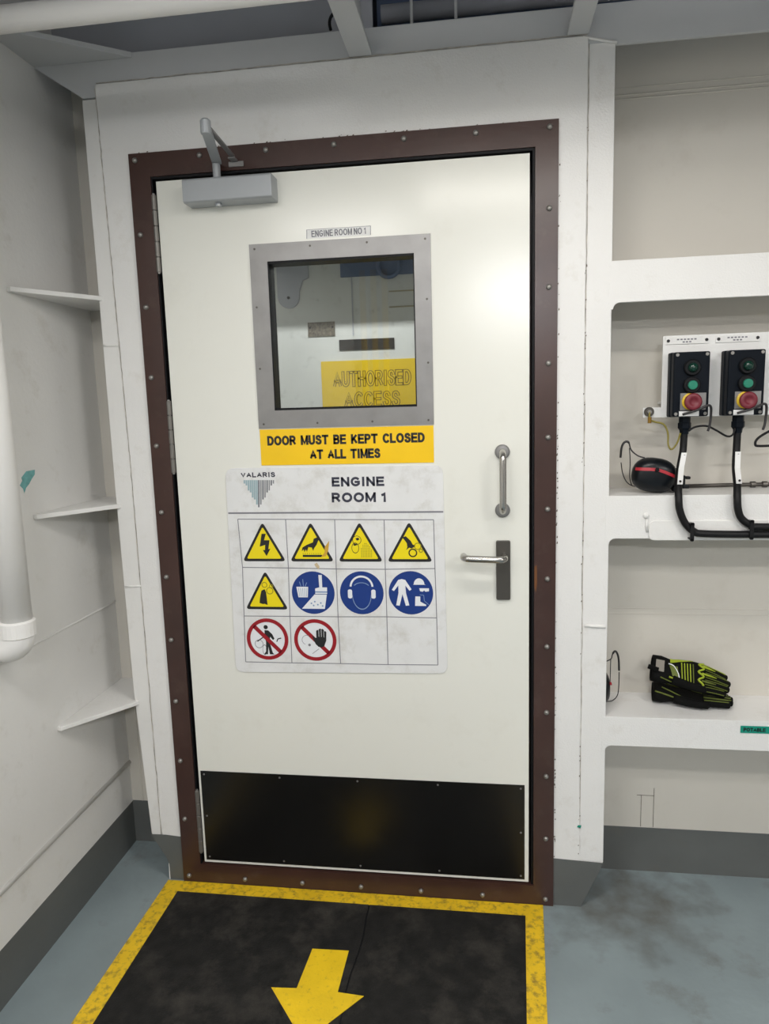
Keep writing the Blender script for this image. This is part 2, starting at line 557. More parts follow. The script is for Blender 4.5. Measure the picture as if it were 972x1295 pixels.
# vertical stiffeners: face flange and web
lf = [(-0.1215, 1.2), (-0.117, 0.6), (-0.098, 0.146), (-0.055, 0.075), (-0.046, 0.05), (-0.046, 0.0), (-0.04, 0.0), (-0.04, 2.232), (-0.1215, 2.232)]
MB().prism(lf, 0.001, 0.012).build('stiffener_flange', WHITE, wall_front, bevel=0.0015)
rf = [(1.15, 0.0), (1.176, 0.0), (1.2365, 0.138), (1.2355, 1.0), (1.232, 1.5), (1.230, 2.25), (1.15, 2.25)]
MB().prism(rf, 0.001, 0.012).build('stiffener_flange', WHITE_R, wall_front, bevel=0.0015)
MB().box(-0.040, -0.031, 0.012, YB, 0.0, 2.23).build('stiffener_web', WHITE, wall_front)
MB().box(1.166, 1.174, 0.012, YB, 0.0, 2.33).build('stiffener_web', WHITE, wall_front)
# header over the door with a knee at the left wall
hd = [(XL, 2.336), (XL, 2.322), (-0.118, 2.236), (-0.06, 2.236), (1.22, 2.245), (XR, 2.236), (XR, 2.336)]
MB().prism(hd, 0.003, 0.014).build('header_girder', BEAM, wall_front, bevel=0.0015)
# stringers across the right bay: face bar with rounded inner corners + shelf web
def stringer(z0, z1, fil_top, fil_bot):
    r = 0.016
    x0 = 1.226
    xe = 1.2355
    pts = []
    if fil_bot:
        pts += [(x0, z0 - r)] + [(xe + r + r * math.cos(math.radians(a)), z0 - r + r * math.sin(math.radians(a))) for a in (180, 157, 135, 112, 90)]
    else:
        pts += [(x0, z0)]
    pts += [(XR, z0), (XR, z1)]
    if fil_top:
        pts += [(xe + r + r * math.cos(math.radians(a)), z1 + r + r * math.sin(math.radians(a))) for a in (270, 247, 225, 202, 180)] + [(x0, z1 + r)]
    else:
        pts += [(x0, z1)]
    MB().prism(pts, 0.0005, 0.0115).box(1.174, XR, 0.0115, YB, z1 - 0.012, z1 - 0.0005).build('stringer', WHITE_R, wall_front, bevel=0.001)


stringer(1.653, 1.753, False, True)
stringer(1.058, 1.170, False, True)
stringer(0.4855, 0.5685, False, True)
# thin lapped plate and weld dab on the middle stringer
MB().prism(rrect(1.334, XR, 1.054, 1.105, 0.014), -0.004, 0.0005).build('lap_plate', WHITE, wall_front, bevel=0.001)
MB().lathe([(0.001, -0.008), (0.006, -0.006), (0.008, 0.0), (0.008, 0.003)], (1.327, 0.0, 1.118), 'y', 12).build('weld_dab', WHITE, wall_front, smooth=True)
MB().tube([at(818, 656, -0.001), at(817, 664, -0.001), at(818, 673, -0.001)], 0.003, 8).build('weld_bead', WHITE, wall_front, smooth=True)
# weld beads
def wobble(a, b, n, amp=0.0012):
    a, b = Vector(a), Vector(b)
    return [a.lerp(b, i / n) + Vector((random.uniform(-amp, amp), 0, random.uniform(-amp, amp))) for i in range(n + 1)]


for a, b, r in (((-0.062, 0.0, 0.14), (-0.064, 0.0, 1.30), 0.0030), ((-0.064, 0.0, 1.30), (-0.078, 0.0, 2.262), 0.0030),
                ((1.1675, 0.0, 0.0), (1.1655, 0.0, 2.264), 0.0030), ((-0.078, 0.001, 2.2645), (1.1655, 0.001, 2.2665), 0.0022)):
    MB().tube(wobble(a, b, 60), r, 6).build('weld_bead', WHITE, wall_front, smooth=True)
SEAMD = mat('dirty_seam', (0.50, 0.46, 0.41), 0.7, var=0.4, vscale=40)
for a, b in (((-0.0665, 0, 0.14), (-0.0690, 0, 1.30)), ((-0.0690, 0, 1.30), (-0.0820, 0, 2.258)), ((1.1712, 0, 0.13), (1.1692, 0, 2.25)), ((-0.078, 0, 2.2688), (1.1655, 0, 2.2708))):
    MB().tube(wobble(a, b, 80, 0.0009), 0.0012, 5).build('seam_gap', SEAMD, wall_front, smooth=True)
for (p, q, r) in (((131, 437), (149, 437), 0.003), ((158, 742), (179, 741), 0.003), ((739, 791), (765, 793), 0.0042),
                  ((709, 184), (740, 179), 0.0022), ((737, 47), (780, 54), 0.0035)):
    a, b = at(*p), at(*q)
    MB().tube([a, a.lerp(b, .33), a.lerp(b, .66), b], r, 8).build('weld_bead', WHITE, wall_front, smooth=True)
for z in (2.186, 2.196, 2.213):
    MB().tube([(1.175, YB, z), (XR, YB, z + 0.002)], 0.0025 if z < 2.2 else 0.0018, 6).build('weld_bead', PLATE, wall_front)
for z in (0.822, 0.806):
    MB().tube([(1.175, YB, z), (XR, YB, z)], 0.0016, 6).build('weld_bead', PLATE, wall_front)
for x in (-0.212, -0.190):
    MB().tube([(x, YB, 0.147), (x, YB, 2.32)], 0.003, 6).build('weld_bead', PLATE, wall_front)
# faint plate outline low on the right bay
MB().box(1.372, 1.3735, YB - 0.0006, YB, 0.145, 0.245).box(1.408, 1.4095, YB - 0.0006, YB, 0.145, 0.27).box(1.36, 1.41, YB - 0.0006, YB, 0.245, 0.2465).build('scored_line', BRASSPL, wall_front)

CHIP = mat('bare_chip', (0.14, 0.11, 0.09), 0.8)
mb = MB()
for k in range(70):
    z = random.uniform(0.05, 1.55) if k < 60 else random.uniform(1.55, 2.1)
    x = 1.1015 + abs(random.gauss(0, 0.0022)); r_ = random.uniform(0.0006, 0.0018)
    mb.flat([(x - r_, z - r_ * random.uniform(.6, 2.5)), (x + r_, z - r_), (x + r_ * .7, z + r_ * random.uniform(1, 3)), (x - r_ * .8, z + r_)], -0.0034)
for k in range(26):
    x = random.uniform(0.02, 1.09); z = 2.0885 + abs(random.gauss(0, 0.002)); r_ = random.uniform(0.0006, 0.0014)
    mb.flat([(x - r_ * 2, z - r_), (x + r_, z - r_), (x + r_ * 2, z + r_), (x - r_, z + r_)], -0.0034)
for k in range(40):
    z = random.uniform(0.16, 2.1); x = 1.1685 + random.gauss(0, 0.0016); r_ = random.uniform(0.0006, 0.0013)
    mb.flat([(x - r_, z - r_ * 2), (x + r_, z - r_), (x + r_, z + r_ * 2), (x - r_, z + r_)], -0.0048)
ch = mb.build('paint_chips', CHIP, wall_front)
ch['kind'] = 'stuff'
gs = at(732, 1045, -0.0036)
MB().flat([(gs.x - 0.006, gs.z - 0.002), (gs.x + 0.004, gs.z - 0.006), (gs.x + 0.006, gs.z + 0.004), (gs.x - 0.003, gs.z + 0.004)], -0.0046).build('paint_smear', TEAL, wall_front)
# side wall on the left with brackets
wall_left = struct(MB().box(XL - 0.02, XL, YR, YB, 0, ZC).build('wall_left', WHITE), 'white painted steel side wall')
for z, yn, xe in ((1.728, -0.205, -0.112), (1.156, -0.192, -0.108), (0.566, -0.182, -0.103)):
    MB().prism([(XL, yn), (XL + 0.012, yn - 0.002), (xe, 0.0), (xe, 0.010), (-0.086, 0.014), (-0.086, YB), (XL, YB)], z - 0.006, z + 0.006, 'xy').build('gusset_bracket', WHITE, wall_left, bevel=0.0015)
gp = atz(35, 41, 2.329); gq = atz(165, 68, 2.329)
slope = (gp.y - gq.y) / (gp.x - gq.x)
MB().prism([(gq.x, 0.002), (XL, gq.y + slope * (XL - gq.x)), (XL, 0.002)], 2.323, 2.336, 'xy').build('gusset_bracket', BEAM, wall_left, bevel=0.001)
MB().tube([(XL, YR, 0.281), (XL, YB, 0.281)], 0.0075, 10).build('weld_bead', WHITE, wall_left, smooth=True)
MB().tube(wobble((XL, -2.5, 0.827), (XL, YB, 0.827), 60, 0.001), 0.0035, 8).build('weld_bead', WHITE, wall_left, smooth=True)
MB().tube([(XL + 0.001, YR, 2.333), (XL + 0.001, 0.0, 2.333)], 0.004, 6).build('weld_bead', WHITE, wall_left, smooth=True)
sm = [atx(p[0], p[1], XL + 0.0004) for p in ((27, 604), (33, 596), (44, 594), (44, 600), (40, 606), (37, 612), (33, 617), (31, 624), (29, 618), (25, 614), (28, 608))]
MB().add(sm, [tuple(range(len(sm)))]).build('paint_smear', TEALP, wall_left)

# painted grey skirting bands
struct(MB().box(XL, XL + 0.0012, YR, YB, 0, 0.143).build('baseboard_left', GREYP), 'dark grey skirting band along the left wall')
bf = struct(MB().box(XL + 0.0012, DX0, YB - 0.0012, YB, 0, 0.146).box(DX1, XR, YB - 0.0012, YB, 0, 0.142).build('baseboard_front', GREYP), 'dark grey skirting band along the bulkhead')
MB().prism([(-0.098, 0.146), (-0.055, 0.075), (-0.046, 0.05), (-0.046, 0.0), (0.0, 0.0), (0.0, 0.143), (-0.05, 0.147)], -0.0042, -0.003).build('paint_band', GREYP, bf)
MB().prism([(1.1, 0.0), (1.176, 0.0), (1.2365, 0.138), (1.17, 0.141), (1.1, 0.144)], -0.0042, -0.003).build('paint_band', GREYP, bf)
MB().box(-0.0415, -0.040, 0.012, YB, 0.0, 0.145).box(1.174, 1.1755, 0.014, YB, 0.0, 0.142).build('paint_band', GREYP, bf)

# rest of the compartment, behind and beside the camera
struct(MB().box(XR, XR + 0.02, YR, YB, 0, ZC).build('wall_right', DULLW), 'white painted steel wall')
struct(MB().box(XL, XR, YR - 0.02, YR, 0, ZC).build('wall_rear', DULLW), 'white painted steel wall')
ceiling = struct(MB().box(XL, XR, YR, 0.9, ZC, ZC + 0.02).build('ceiling', DECKP), 'dark blue-grey underside of the deck above')
MB().box(XL, 0.64, 0.10, 0.11, 2.338, ZC).build('overhead_plate', DECKP, ceiling)
MB().box(0.64, XR, 0.19, 0.20, 2.338, ZC).build('overhead_plate', NAVY, ceiling)
# T-beams under the deck
for x0, x1 in ((0.594, 0.650), (1.118, 1.168), (1.95, 2.0), (2.6, 2.65)):
    xm = (x0 + x1) / 2
    MB().box(x0, x1, YR, -0.004, 2.270, 2.280).box(xm - 0.004, xm + 0.004, YR, -0.004, 2.28, ZC).build('ceiling_beam', BEAM, ceiling, bevel=0.001)

# =================================================================== AIRLOCK BEHIND THE DOOR
YI = 1.0
wall_inner = struct(MB().box(XL, 1.5, YI, YI + 0.02, 0, 2.3).build('wall_inner', INNERW), 'white inner wall seen through the door window')
struct(MB().box(XL - 0.02, XL, YB + 0.01, YI, 0, 2.3).build('wall_inner_left', INNERW), 'airlock side wall')
struct(MB().box(1.48, 1.5, YB + 0.01, YI, 0, 2.3).build('wall_inner_right', INNERW), 'airlock side wall')
struct(MB().box(XL, 1.5, YB + 0.01, YI, 2.26, 2.30).build('ceiling_inner', DECKP), 'airlock ceiling')
MB().box(XL, 1.48, 0.79, 0.83, 1.96, 2.26).build('shade_beam', INNERW, wall_inner)  # unseen beam added to cast the shade edge across the inner wall
MB().box(0.36, 1.4, YI - 0.012, YI, 1.925, 2.2).build('dark_header', NAVY, wall_inner)
MB().box(0.40, 0.404, YI - 0.004, YI, 1.70, 1.93).build('panel_joint', DECKP, wall_inner)
for z in (1.80, 1.86):
    MB().box(0.55, 0.9, YI - 0.004, YI, z, z + 0.005).build('panel_joint', mat('tan_joint', (0.42, 0.38, 0.27), 0.6), wall_inner)
# hook plate
hk = thing('hook_plate', 'dark grey rounded hook plate behind the window, upper left', 'bracket', (0.142, YI, 1.82))
MB().prism([(0.10, 2.05), (0.10, 1.86)] + arc(0.145, 1.86, 0.045, 180, 360, 10) + [(0.19, 1.88), (0.205, 1.92), (0.23, 1.93), (0.23, 2.05)], YI - 0.010, YI).build('plate', DECKP, hk, bevel=0.002)
MB().lathe([(0.006, -0.014), (0.006, -0.010)], (0.145, YI, 1.856), 'y', 10).build('rivet', PRINTK, hk)
cr = [(0.555 + 0.042 * math.cos(a), YI - 0.03, 1.955 + 0.042 * math.sin(a)) for a in [2 * math.pi * k / 20 for k in range(20)]]
tag(MB().tube(cr, 0.009, 8, closed=True).build('hose_ring', NAVY, None, smooth=True), 'dark blue ring hanging high behind the window, right', 'ring')
np_ = thing('name_plate', 'small worn metal name plate on the inner white wall', 'plate', (0.272, YI, 1.70))
MB().box(0.217, 0.328, YI - 0.003, YI, 1.700, 1.757).build('plate', BRASSPL, np_)
for x in (0.226, 0.319):
    MB().lathe([(0.004, -0.005), (0.004, -0.003)], (x, YI, 1.736), 'y', 8).build('rivet', PRINTK, np_)
tag(MB().prism(rrect(0.343, 0.567, 1.641, 1.684, 0.002), YI - 0.003, YI).build('slot_plate', GREYDK), 'long black plate on the inner wall above the yellow sign', 'plate')
ys = thing('access_sign', 'yellow access sign on the inner wall behind the window', 'sign', (0.48, YI, 1.25))
MB().box(0.265, 0.695, YI - 0.004, YI, 1.25, 1.601).build('board', INNERY, ys)
lettering('lettering', 'AUTHORISED', 0.312, 0.632, 1.496, 1.560, YI - 0.0043, INNERK, ys, t=0.20)
lettering('lettering_glare', 'AUTHORISED', 0.3152, 0.6288, 1.4992, 1.5568, YI - 0.0046, INNERY, ys, t=0.10)  # yellow inset paints the glare that makes the dark letters look hollow
lettering('lettering', 'ACCESS', 0.355, 0.585, 1.413, 1.477, YI - 0.0043, INNERK, ys, t=0.20)
lettering('lettering_glare', 'ACCESS', 0.3582, 0.5818, 1.4162, 1.4738, YI - 0.0046, INNERY, ys, t=0.10)  # painted glare inside the dark letters of the second word

# =================================================================== DOOR FRAME
FW = 0.057
trim = struct(MB().box(0.0, 0.0565, -0.010, -0.003, 0.0, 2.0867).box(1.0445, 1.10, -0.010, -0.003, 0.0, 2.0867)
              .box(0.0565, 1.0445, -0.010, -0.003, 2.027, 2.0867).box(0.0565, 1.0445, -0.010, -0.003, 0.0, 0.060)
              .box(0.040, 0.0565, -0.003, 0.075, 0.0, 2.045).box(1.0445, 1.060, -0.003, 0.075, 0.0, 2.045)
              .box(0.0565, 1.0445, -0.003, 0.075, 2.027, 2.045).box(0.0565, 1.0445, -0.003, 0.075, 0.0, 0.060)
              .box(0.030, 0.085, 0.075, YB, 0.0, 2.055).box(1.015, 1.07, 0.075, YB, 0.0, 2.055)
              .box(0.085, 1.015, 0.075, YB, 1.995, 2.055).box(0.085, 1.015, 0.075, YB, 0.0, 0.090)
              .build('trim_1', BROWN), 'dark brown steel door frame with a row of bolts')
bolt = MB().lathe([(0.0001, -0.0075), (0.0035, -0.0070), (0.0060, -0.0050), (0.0070, -0.0022), (0.0072, 0.0)], (0, 0, 0), 'y', 12).build('bolt', ZINC, None, smooth=True)
pts = []
for i in range(12):
    z = 0.0215 + i * 0.18616
    pts += [(0.0183, -0.010, z), (1.0783, -0.010, z)]
for i in range(1, 6):
    x = 0.0183 + i * 0.17667
    pts += [(x, -0.010, 0.0215), (x, -0.010, 2.0690)]
copies(bolt, pts, trim)
MB().box(0.0565, 0.0600, -0.006, 0.074, 0.0605, 2.0265).box(1.0385, 1.0445, -0.004, 0.074, 0.0605, 2.0265).box(0.0600, 1.0385, -0.006, 0.074, 2.0205, 2.0265).build('door_seal', RUBBER, trim)
# rust mark where the latch rubs
MB().flat([(1.0450, 0.985), (1.0515, 0.99), (1.0525, 0.94), (1.049, 0.915), (1.0450, 0.93)], -0.0103).build('rust_mark', mat('rust_brown', (0.15, 0.055, 0.015), 0.7), trim)

# =================================================================== DOOR
door = struct(thing('door_1', 'cream steel door with a square window and black kick plate', 'door', (0.55, 0.0, 0.0665)), None)
del door['category']
LX0, LX1, LZ0, LZ1 = 0.0685, 1.0315, 0.0665, 2.0155
HX0, HX1, HZ0, HZ1 = 0.355, 0.747, 1.408, 1.802
MB().box(LX0, HX0, -0.004, 0.046, LZ0, LZ1).box(HX1, LX1, -0.004, 0.046, LZ0, LZ1).box(HX0, HX1, -0.004, 0.046, LZ0, HZ0).box(HX0, HX1, -0.004, 0.046, HZ1, LZ1).build('leaf', DOORW, door, bevel=0.0)
YD = -0.004
# window
wf = MB()
ox0, ox1, oz0, oz1 = 0.3125, 0.7865, 1.3645, 1.8425
ix0, ix1, iz0, iz1 = 0.3595, 0.7435, 1.4125, 1.7975
wf.box(ox0, ix0, YD - 0.003, YD, oz0, oz1).box(ix1, ox1, YD - 0.003, YD, oz0, oz1).box(ix0, ix1, YD - 0.003, YD, oz0, iz0).box(ix0, ix1, YD - 0.003, YD, iz1, oz1)
wfo = wf.build('window_frame', STEEL, door)
g = 0.004
MB().box(ix0 - g, ix0 + 0.003, YD - 0.002, 0.045, iz0 - g, iz1 + g).box(ix1 - 0.003, ix1 + g, YD - 0.002, 0.045, iz0 - g, iz1 + g).box(ix0, ix1, YD - 0.002, 0.045, iz1 - 0.006, iz1 + g).box(ix0, ix1, YD - 0.002, 0.045, iz0 - g, iz0 + 0.006).build('gasket', RUBBER, wfo)
scr = MB().lathe([(0.0001, -0.0012), (0.0026, -0.0010), (0.003, 0.0)], (0, 0, 0), 'y', 8).build('screw', DKSTEEL, None)
q = []
for k in range(4):
    x = ox0 + 0.014 + k * (ox1 - ox0 - 0.028) / 3
    q += [(x, YD - 0.003, oz1 - 0.012), (x, YD - 0.003, oz0 + 0.012)]
for k in (1, 2):
    z = oz0 + k * (oz1 - oz0) / 3
    q += [(ox0 + 0.012, YD - 0.003, z), (ox1 - 0.012, YD - 0.003, z)]
copies(scr, [Vector(p) - door.location for p in q], wfo)
MB().box(ix0 - 0.003, ix1 + 0.003, 0.018, 0.024, iz0 - 0.003, iz1 + 0.003).build('window_pane', GLASS, door)
# kick plate
kp = MB().box(0.0755, 1.0205, YD - 0.0015, YD, 0.0745, 0.3615).build('kick_plate', BLACKG, door)
scr2 = MB().lathe([(0.0001, -0.0012), (0.0026, -0.0010), (0.003, 0.0)], (0, 0, 0), 'y', 8).build('screw', STEEL, None)
q = [(0.086 + k * 0.231, YD - 0.0015, z) for k in range(5) for z in (0.085, 0.351)] + [(x, YD - 0.0015, 0.218) for x in (0.086, 1.010)]
copies(scr2, [Vector(p) - door.location for p in q], kp)
# hinges
HINGE = mat('worn_hinge_steel', (0.20, 0.19, 0.175), 0.45, 0.5)
for z0, z1 in ((1.785, 1.982), (1.248, 1.447), (0.100, 0.300)):
    hb = MB()
    n = 5
    for k in range(n):
        a = z0 + (z1 - z0) * k / n
        b = z0 + (z1 - z0) * (k + 1) / n
        hb.lathe([(0.0055, a + 0.0008), (0.0062, a + 0.0018), (0.0062, b - 0.0018), (0.0055, b - 0.0008)], (0.0612, -0.008, 0), 'z', 12)
    hg = hb.build('hinge', HINGE, door)
    MB().lathe([(0.0035, z0 - 0.003), (0.0035, z1 + 0.003)], (0.0612, -0.008, 0), 'z', 10).build('hinge_pin', STEEL, hg)
# pull handle
ph = MB().tube(smooth_path([(0.9628, YD, 1.2895), (0.9628, -0.030, 1.2895), (0.9628, -0.048, 1.280), (0.9628, -0.053, 1.262), (0.9628, -0.053, 1.164), (0.9628, -0.048, 1.146), (0.9628, -0.030, 1.1365), (0.9628, YD, 1.1365)], 5), 0.0088, 14).build('pull_handle', CHROME, door, smooth=True)
for z in (1.2895, 1.1365):
    MB().lathe([(0.0195, YD), (0.0195, YD - 0.005), (0.016, YD - 0.008), (0.010, YD - 0.0085)], (0.9628, 0, z), 'y', 20).build('rosette', STEEL, ph)
# lever handle
bp = MB().prism(rrect(0.9455, 0.9825, 0.8945, 1.0555, 0.004), YD - 0.009, YD).build('lever_backplate', DKSTEEL, door, bevel=0.0015)
lz = 1.014
lv = [(0.9665, YD, lz), (0.9665, -0.040, lz), (0.962, -0.052, lz), (0.950, -0.058, lz), (0.88, -0.058, lz + 0.002), (0.868, -0.055, lz + 0.003), (0.861, -0.045, lz + 0.003), (0.860, -0.028, lz + 0.003)]
MB().tube(smooth_path(lv, 5), 0.0092, 14).build('lever', CHROME, bp, smooth=True)
# door closer
YK = -0.060
kx0, kx1 = at(230, 240, YK).x, at(343, 235, YK).x
kz0, kz1 = at(290, 252.5, YK).z, at(290, 221.5, YK).z
cb = MB().prism([(YK, kz0 + 0.003), (YK, kz1 - 0.004), (YK + 0.004, kz1), (YD, kz1), (YD, kz0), (YK + 0.005, kz0)], kx0, kx1, 'yz').build('door_closer', SILVER, door, bevel=0.002)
MB().lathe([(0.010, kz1), (0.010, 2.036), (0.006, 2.036), (0.006, 2.045)], (0.2475, -0.036, 0), 'z', 14).build('pinion', SILVER, cb)
MB().lathe([(0.009, kz0 - 0.008), (0.009, kz0)], (0.2475, -0.036, 0), 'z', 14).build('pinion_cap', SILVER, cb)
el = Vector((0.300, -0.235, 2.046))


def bar(a, b, wd, th):
    a, b = Vector(a), Vector(b)
    d = (b - a).normalized(); s_ = Vector((d.y, -d.x, 0)).normalized() * wd / 2; u_ = Vector((0, 0, th / 2))
    vs = [p + sx * s_ + sz * u_ for p in (a, b) for sx in (-1, 1) for sz in (-1, 1)]
    return MB().add(vs, [(0, 1, 3, 2), (4, 6, 7, 5), (0, 4, 5, 1), (2, 3, 7, 6), (0, 2, 6, 4), (1, 5, 7, 3)])


bar((0.2475, -0.030, 2.040), el, 0.024, 0.007).build('closer_arm', SILVER, cb, bevel=0.002)
bar(el + Vector((0, 0, 0.009)), (0.289, -0.030, 2.0545), 0.012, 0.007).build('closer_arm', STEEL, cb, bevel=0.002)
MB().lathe([(0.011, 2.034), (0.012, 2.037), (0.012, 2.062), (0.008, 2.066)], (el.x, el.y, 0), 'z', 16).build('elbow_joint', SILVER, cb, smooth=False)
MB().box(0.272, 0.312, -0.014, -0.010, 2.034, 2.047).box(0.280, 0.298, -0.040, -0.014, 2.046, 2.050).build('closer_bracket', STEEL, cb, bevel=0.001)

# =================================================================== SIGNS ON THE DOOR
lb = thing('door_label', 'small white ENGINE ROOM NO 1 label above the door window', 'label', (0.55, YD, 1.8425))
p0, p1, p2, p3 = at(388, 291), at(469, 286), at(469, 297.5), at(388, 302.5)
MB().prism([(p.x, p.z) for p in (p0, p1, p2, p3)], YD - 0.0008, YD).build('plate', WLAB, lb)
MB().prism([(p0.x, p0.z), (p0.x + 0.0015, p0.z), (p3.x + 0.0015, p3.z), (p3.x, p3.z)], YD - 0.0010, YD - 0.0008).prism([(p1.x - 0.0015, p1.z), (p1.x, p1.z), (p2.x, p2.z), (p2.x - 0.0015, p2.z)], YD - 0.0010, YD - 0.0008).prism([(p0.x, p0.z - 0.001), (p0.x, p0.z), (p1.x, p1.z), (p1.x, p1.z - 0.001)], YD - 0.0010, YD - 0.0008).build('border_line', PRINTG, lb)
lettering('lettering', 'ENGINE ROOM NO 1', 0.480, 0.622, 1.8515, 1.8675, YD - 0.0012, PRINTG, lb, t=0.16)

yw = thing('warning_strip', 'yellow strip reading door must be kept closed at all times', 'sign', (0.55, YD, 1.264))
MB().box(0.3140, 0.7850, YD - 0.002, YD, 1.2650, 1.3620).build('board', SIGNY, yw)
a, b = at(339, 564), at(537, 548)
lettering('lettering', 'DOOR  MUST  BE  KEPT  CLOSED', a.x, b.x, 1.3185, 1.3445, YD - 0.0023, PRINTK, yw, t=0.235)
a, b = at(392.5, 580), at(481, 566)
lettering('lettering', 'AT  ALL  TIMES', a.x, b.x, 1.2795, 1.3055, YD - 0.0023, PRINTK, yw, t=0.235)

sg = thing('safety_board', 'white engine room safety board with warning pictograms on the door', 'sign', (0.51, YD, 0.68))
c = [at(285.5, 592), at(560, 587.5), at(566, 851), at(299, 849)]


def quad_round(c, r, n=6):
    out = []
    for i in range(4):
        p = Vector((c[i].x, c[i].z)); a = (Vector((c[i - 1].x, c[i - 1].z)) - p).normalized(); b = (Vector((c[(i + 1) % 4].x, c[(i + 1) % 4].z)) - p).normalized()
        for k in range(n + 1):
            t = k / n
            out.append(tuple((p + a * r) * (1 - t) ** 2 + p * 2 * t * (1 - t) + (p + b * r) * t * t))
    return out


MB().prism(quad_round(c, 0.026), YD - 0.003, YD).build('board', SIGNW, sg, bevel=0.001)
Y1 = YD - 0.0033


def L(px, py):
    p = at(px, py, Y1)
    return (p.x, p.z)


def stroke(mb, a, b, wd, y):
    a, b = Vector(a), Vector(b)
    d = (b - a).normalized(); n_ = Vector((-d.y, d.x)) * wd / 2
    return mb.flat([tuple(a + n_), tuple(b + n_), tuple(b - n_), tuple(a - n_)], y)


stroke(MB(), L(288.5, 649.0), L(560.3, 647.3), 0.0045, Y1).build('header_rule', PRINTG, sg)
gx = [[300.5, 361, 423, 485.5, 548], [306.5, 364.5, 425, 487, 549.8], [308.5, 366.5, 427.3, 489, 552], [310.5, 369, 430.5, 490.5, 553.5]]
gy = [[656.5, 656.8, 657, 657.3, 657.3], [717.5, 718.3, 719.5, 720.0, 719.0], [779, 779.5, 780, 780, 781.5], [837, 838.3, 839.2, 840.5, 841.0]]
gl = MB()
for r_ in range(4):
    for k in range(4):
        stroke(gl, L(gx[r_][k], gy[r_][k]), L(gx[r_][k + 1], gy[r_][k + 1]), 0.0022, Y1)
for r_ in range(3):
    for k in range(5):
        stroke(gl, L(gx[r_][k], gy[r_][k]), L(gx[r_ + 1][k], gy[r_ + 1][k]), 0.0022, Y1)
gl.build('grid_lines', PRINTG, sg)
a, b = L(419.5, 615.5), L(485.5, 602.5)
lettering('lettering', 'ENGINE', a[0], b[0], a[1], b[1], Y1, PRINTN, sg, t=0.245)
a, b = L(419.5, 635.5), L(487.5, 622.3)
lettering('lettering', 'ROOM 1', a[0], b[0], a[1], b[1], Y1, PRINTN, sg, t=0.245)
a, b = L(304.5, 604), L(347.5, 597)
lettering('logo_lettering', 'VALARIS', a[0], b[0], a[1], b[1], Y1, PRINTN, sg, t=0.245)
lg = {0: MB(), 1: MB(), 2: MB()}
nb = 15
for k in range(nb):
    xx0 = 307.8 + k * 39.5 / nb
    xx1 = xx0 + 39.5 / nb - (0.4 if k < 7 else 0.9)
    t = abs(k - 7) / 7.0
    bot = 642.5 - t * 31.0 if k != 7 else 643.5
    bot -= 2.0 * (k % 2)
    ci = 0 if k < 7 else (1 if k % 2 else 2)
    A, B = L(xx0, 607.2), L(xx1, 607.2); C_, D_ = L(xx1, bot), L(xx0, bot)
    lg[ci].flat([A, B, C_, D_], Y1)
lg[0].build('logo_bars', LOGOB, sg); lg[1].build('logo_bars', LOGOG, sg); lg[2].build('logo_bars', LOGOM, sg)

S = 0.0605


class Pic:
    def __init__(s, px, py):
        s.c = L(px, py)

    def P(s, pts, sc=S):
        return [(s.c[0] + p[0] * sc, s.c[1] + p[1] * sc) for p in pts]


def round_tri(w_, h0, h1, r, n=5):
    V = [Vector((-w_, h0)), Vector((w_, h0)), Vector((0, h1))]
    out = []
    for i in range(3):
        p = V[i]; a = (V[i - 1] - p).normalized(); b = (V[(i + 1) % 3] - p).normalized()
        for k in range(n + 1):
            t = k / n
            out.append(tuple((p + a * r) * (1 - t) ** 2 + p * 2 * t * (1 - t) + (p + b * r) * t * t))
    return out


def tri_pic(px, py):
    p = Pic(px, py)
    root = MB().flat(p.P(round_tri(1.03, -0.87, 0.97, 0.2)), Y1).build('warning_triangle', PRINTK, sg)
    MB().flat(p.P(round_tri(0.83, -0.745, 0.74, 0.1)), Y1 - 0.0002).build('yellow_field', PICY, root)
    return p, root


Y3 = Y1 - 0.0004
Y4 = Y1 - 0.0006
# 1 electricity
p, r = tri_pic(332.9, 686.4)
MB().flat(p.P([(-0.06, 0.42), (0.14, 0.42), (0.04, 0.12), (0.30, 0.12), (0.22, -0.30), (0.32, -0.28), (0.12, -0.62), (-0.04, -0.34), (0.06, -0.34), (0.08, -0.10), (-0.18, -0.18)]), Y3).build('symbol', PRINTK, r)
# 2 hot surface
p, r = tri_pic(393.4, 686.4)
MB().flat(p.P([(0.12, 0.18), (0.30, 0.26), (0.34, 0.12), (0.24, -0.10), (0.12, -0.26), (0.08, -0.38), (0.02, -0.22), (-0.14, -0.20), (-0.22, -0.42), (-0.26, -0.30), (-0.34, -0.44), (-0.36, -0.30), (-0.46, -0.40), (-0.42, -0.22), (-0.22, -0.10), (0.08, 0.02)]), Y3).flat(p.P([(-0.42, -0.56), (0.48, -0.56), (0.48, -0.66), (-0.42, -0.66)]), Y3).build('symbol', PRINTK, r)
mb = MB()
for k in range(9):
    x = -0.40 + k * 0.1
    stroke(mb, p.P([(x, -0.54)])[0], p.P([(x, -0.47)])[0], 0.0014, Y3)
mb.build('heat_marks', PICYD, r)
MB().flat(p.P([(0.62, -0.20), (0.84, 0.10), (0.78, -0.35), (0.66, -0.62), (0.42, -0.66), (0.60, -0.45)]), Y3 - 0.0002).build('rust_stain', mat('orange_stain', (0.62, 0.36, 0.04), 0.5), r)
MB().flat(p.P([(0.10, -1.00), (0.22, -0.92), (0.34, -1.10), (0.30, -1.24), (0.16, -1.12)]), Y3 - 0.0002).build('rust_stain', mat('pale_stain', (0.60, 0.48, 0.30), 0.5), r)
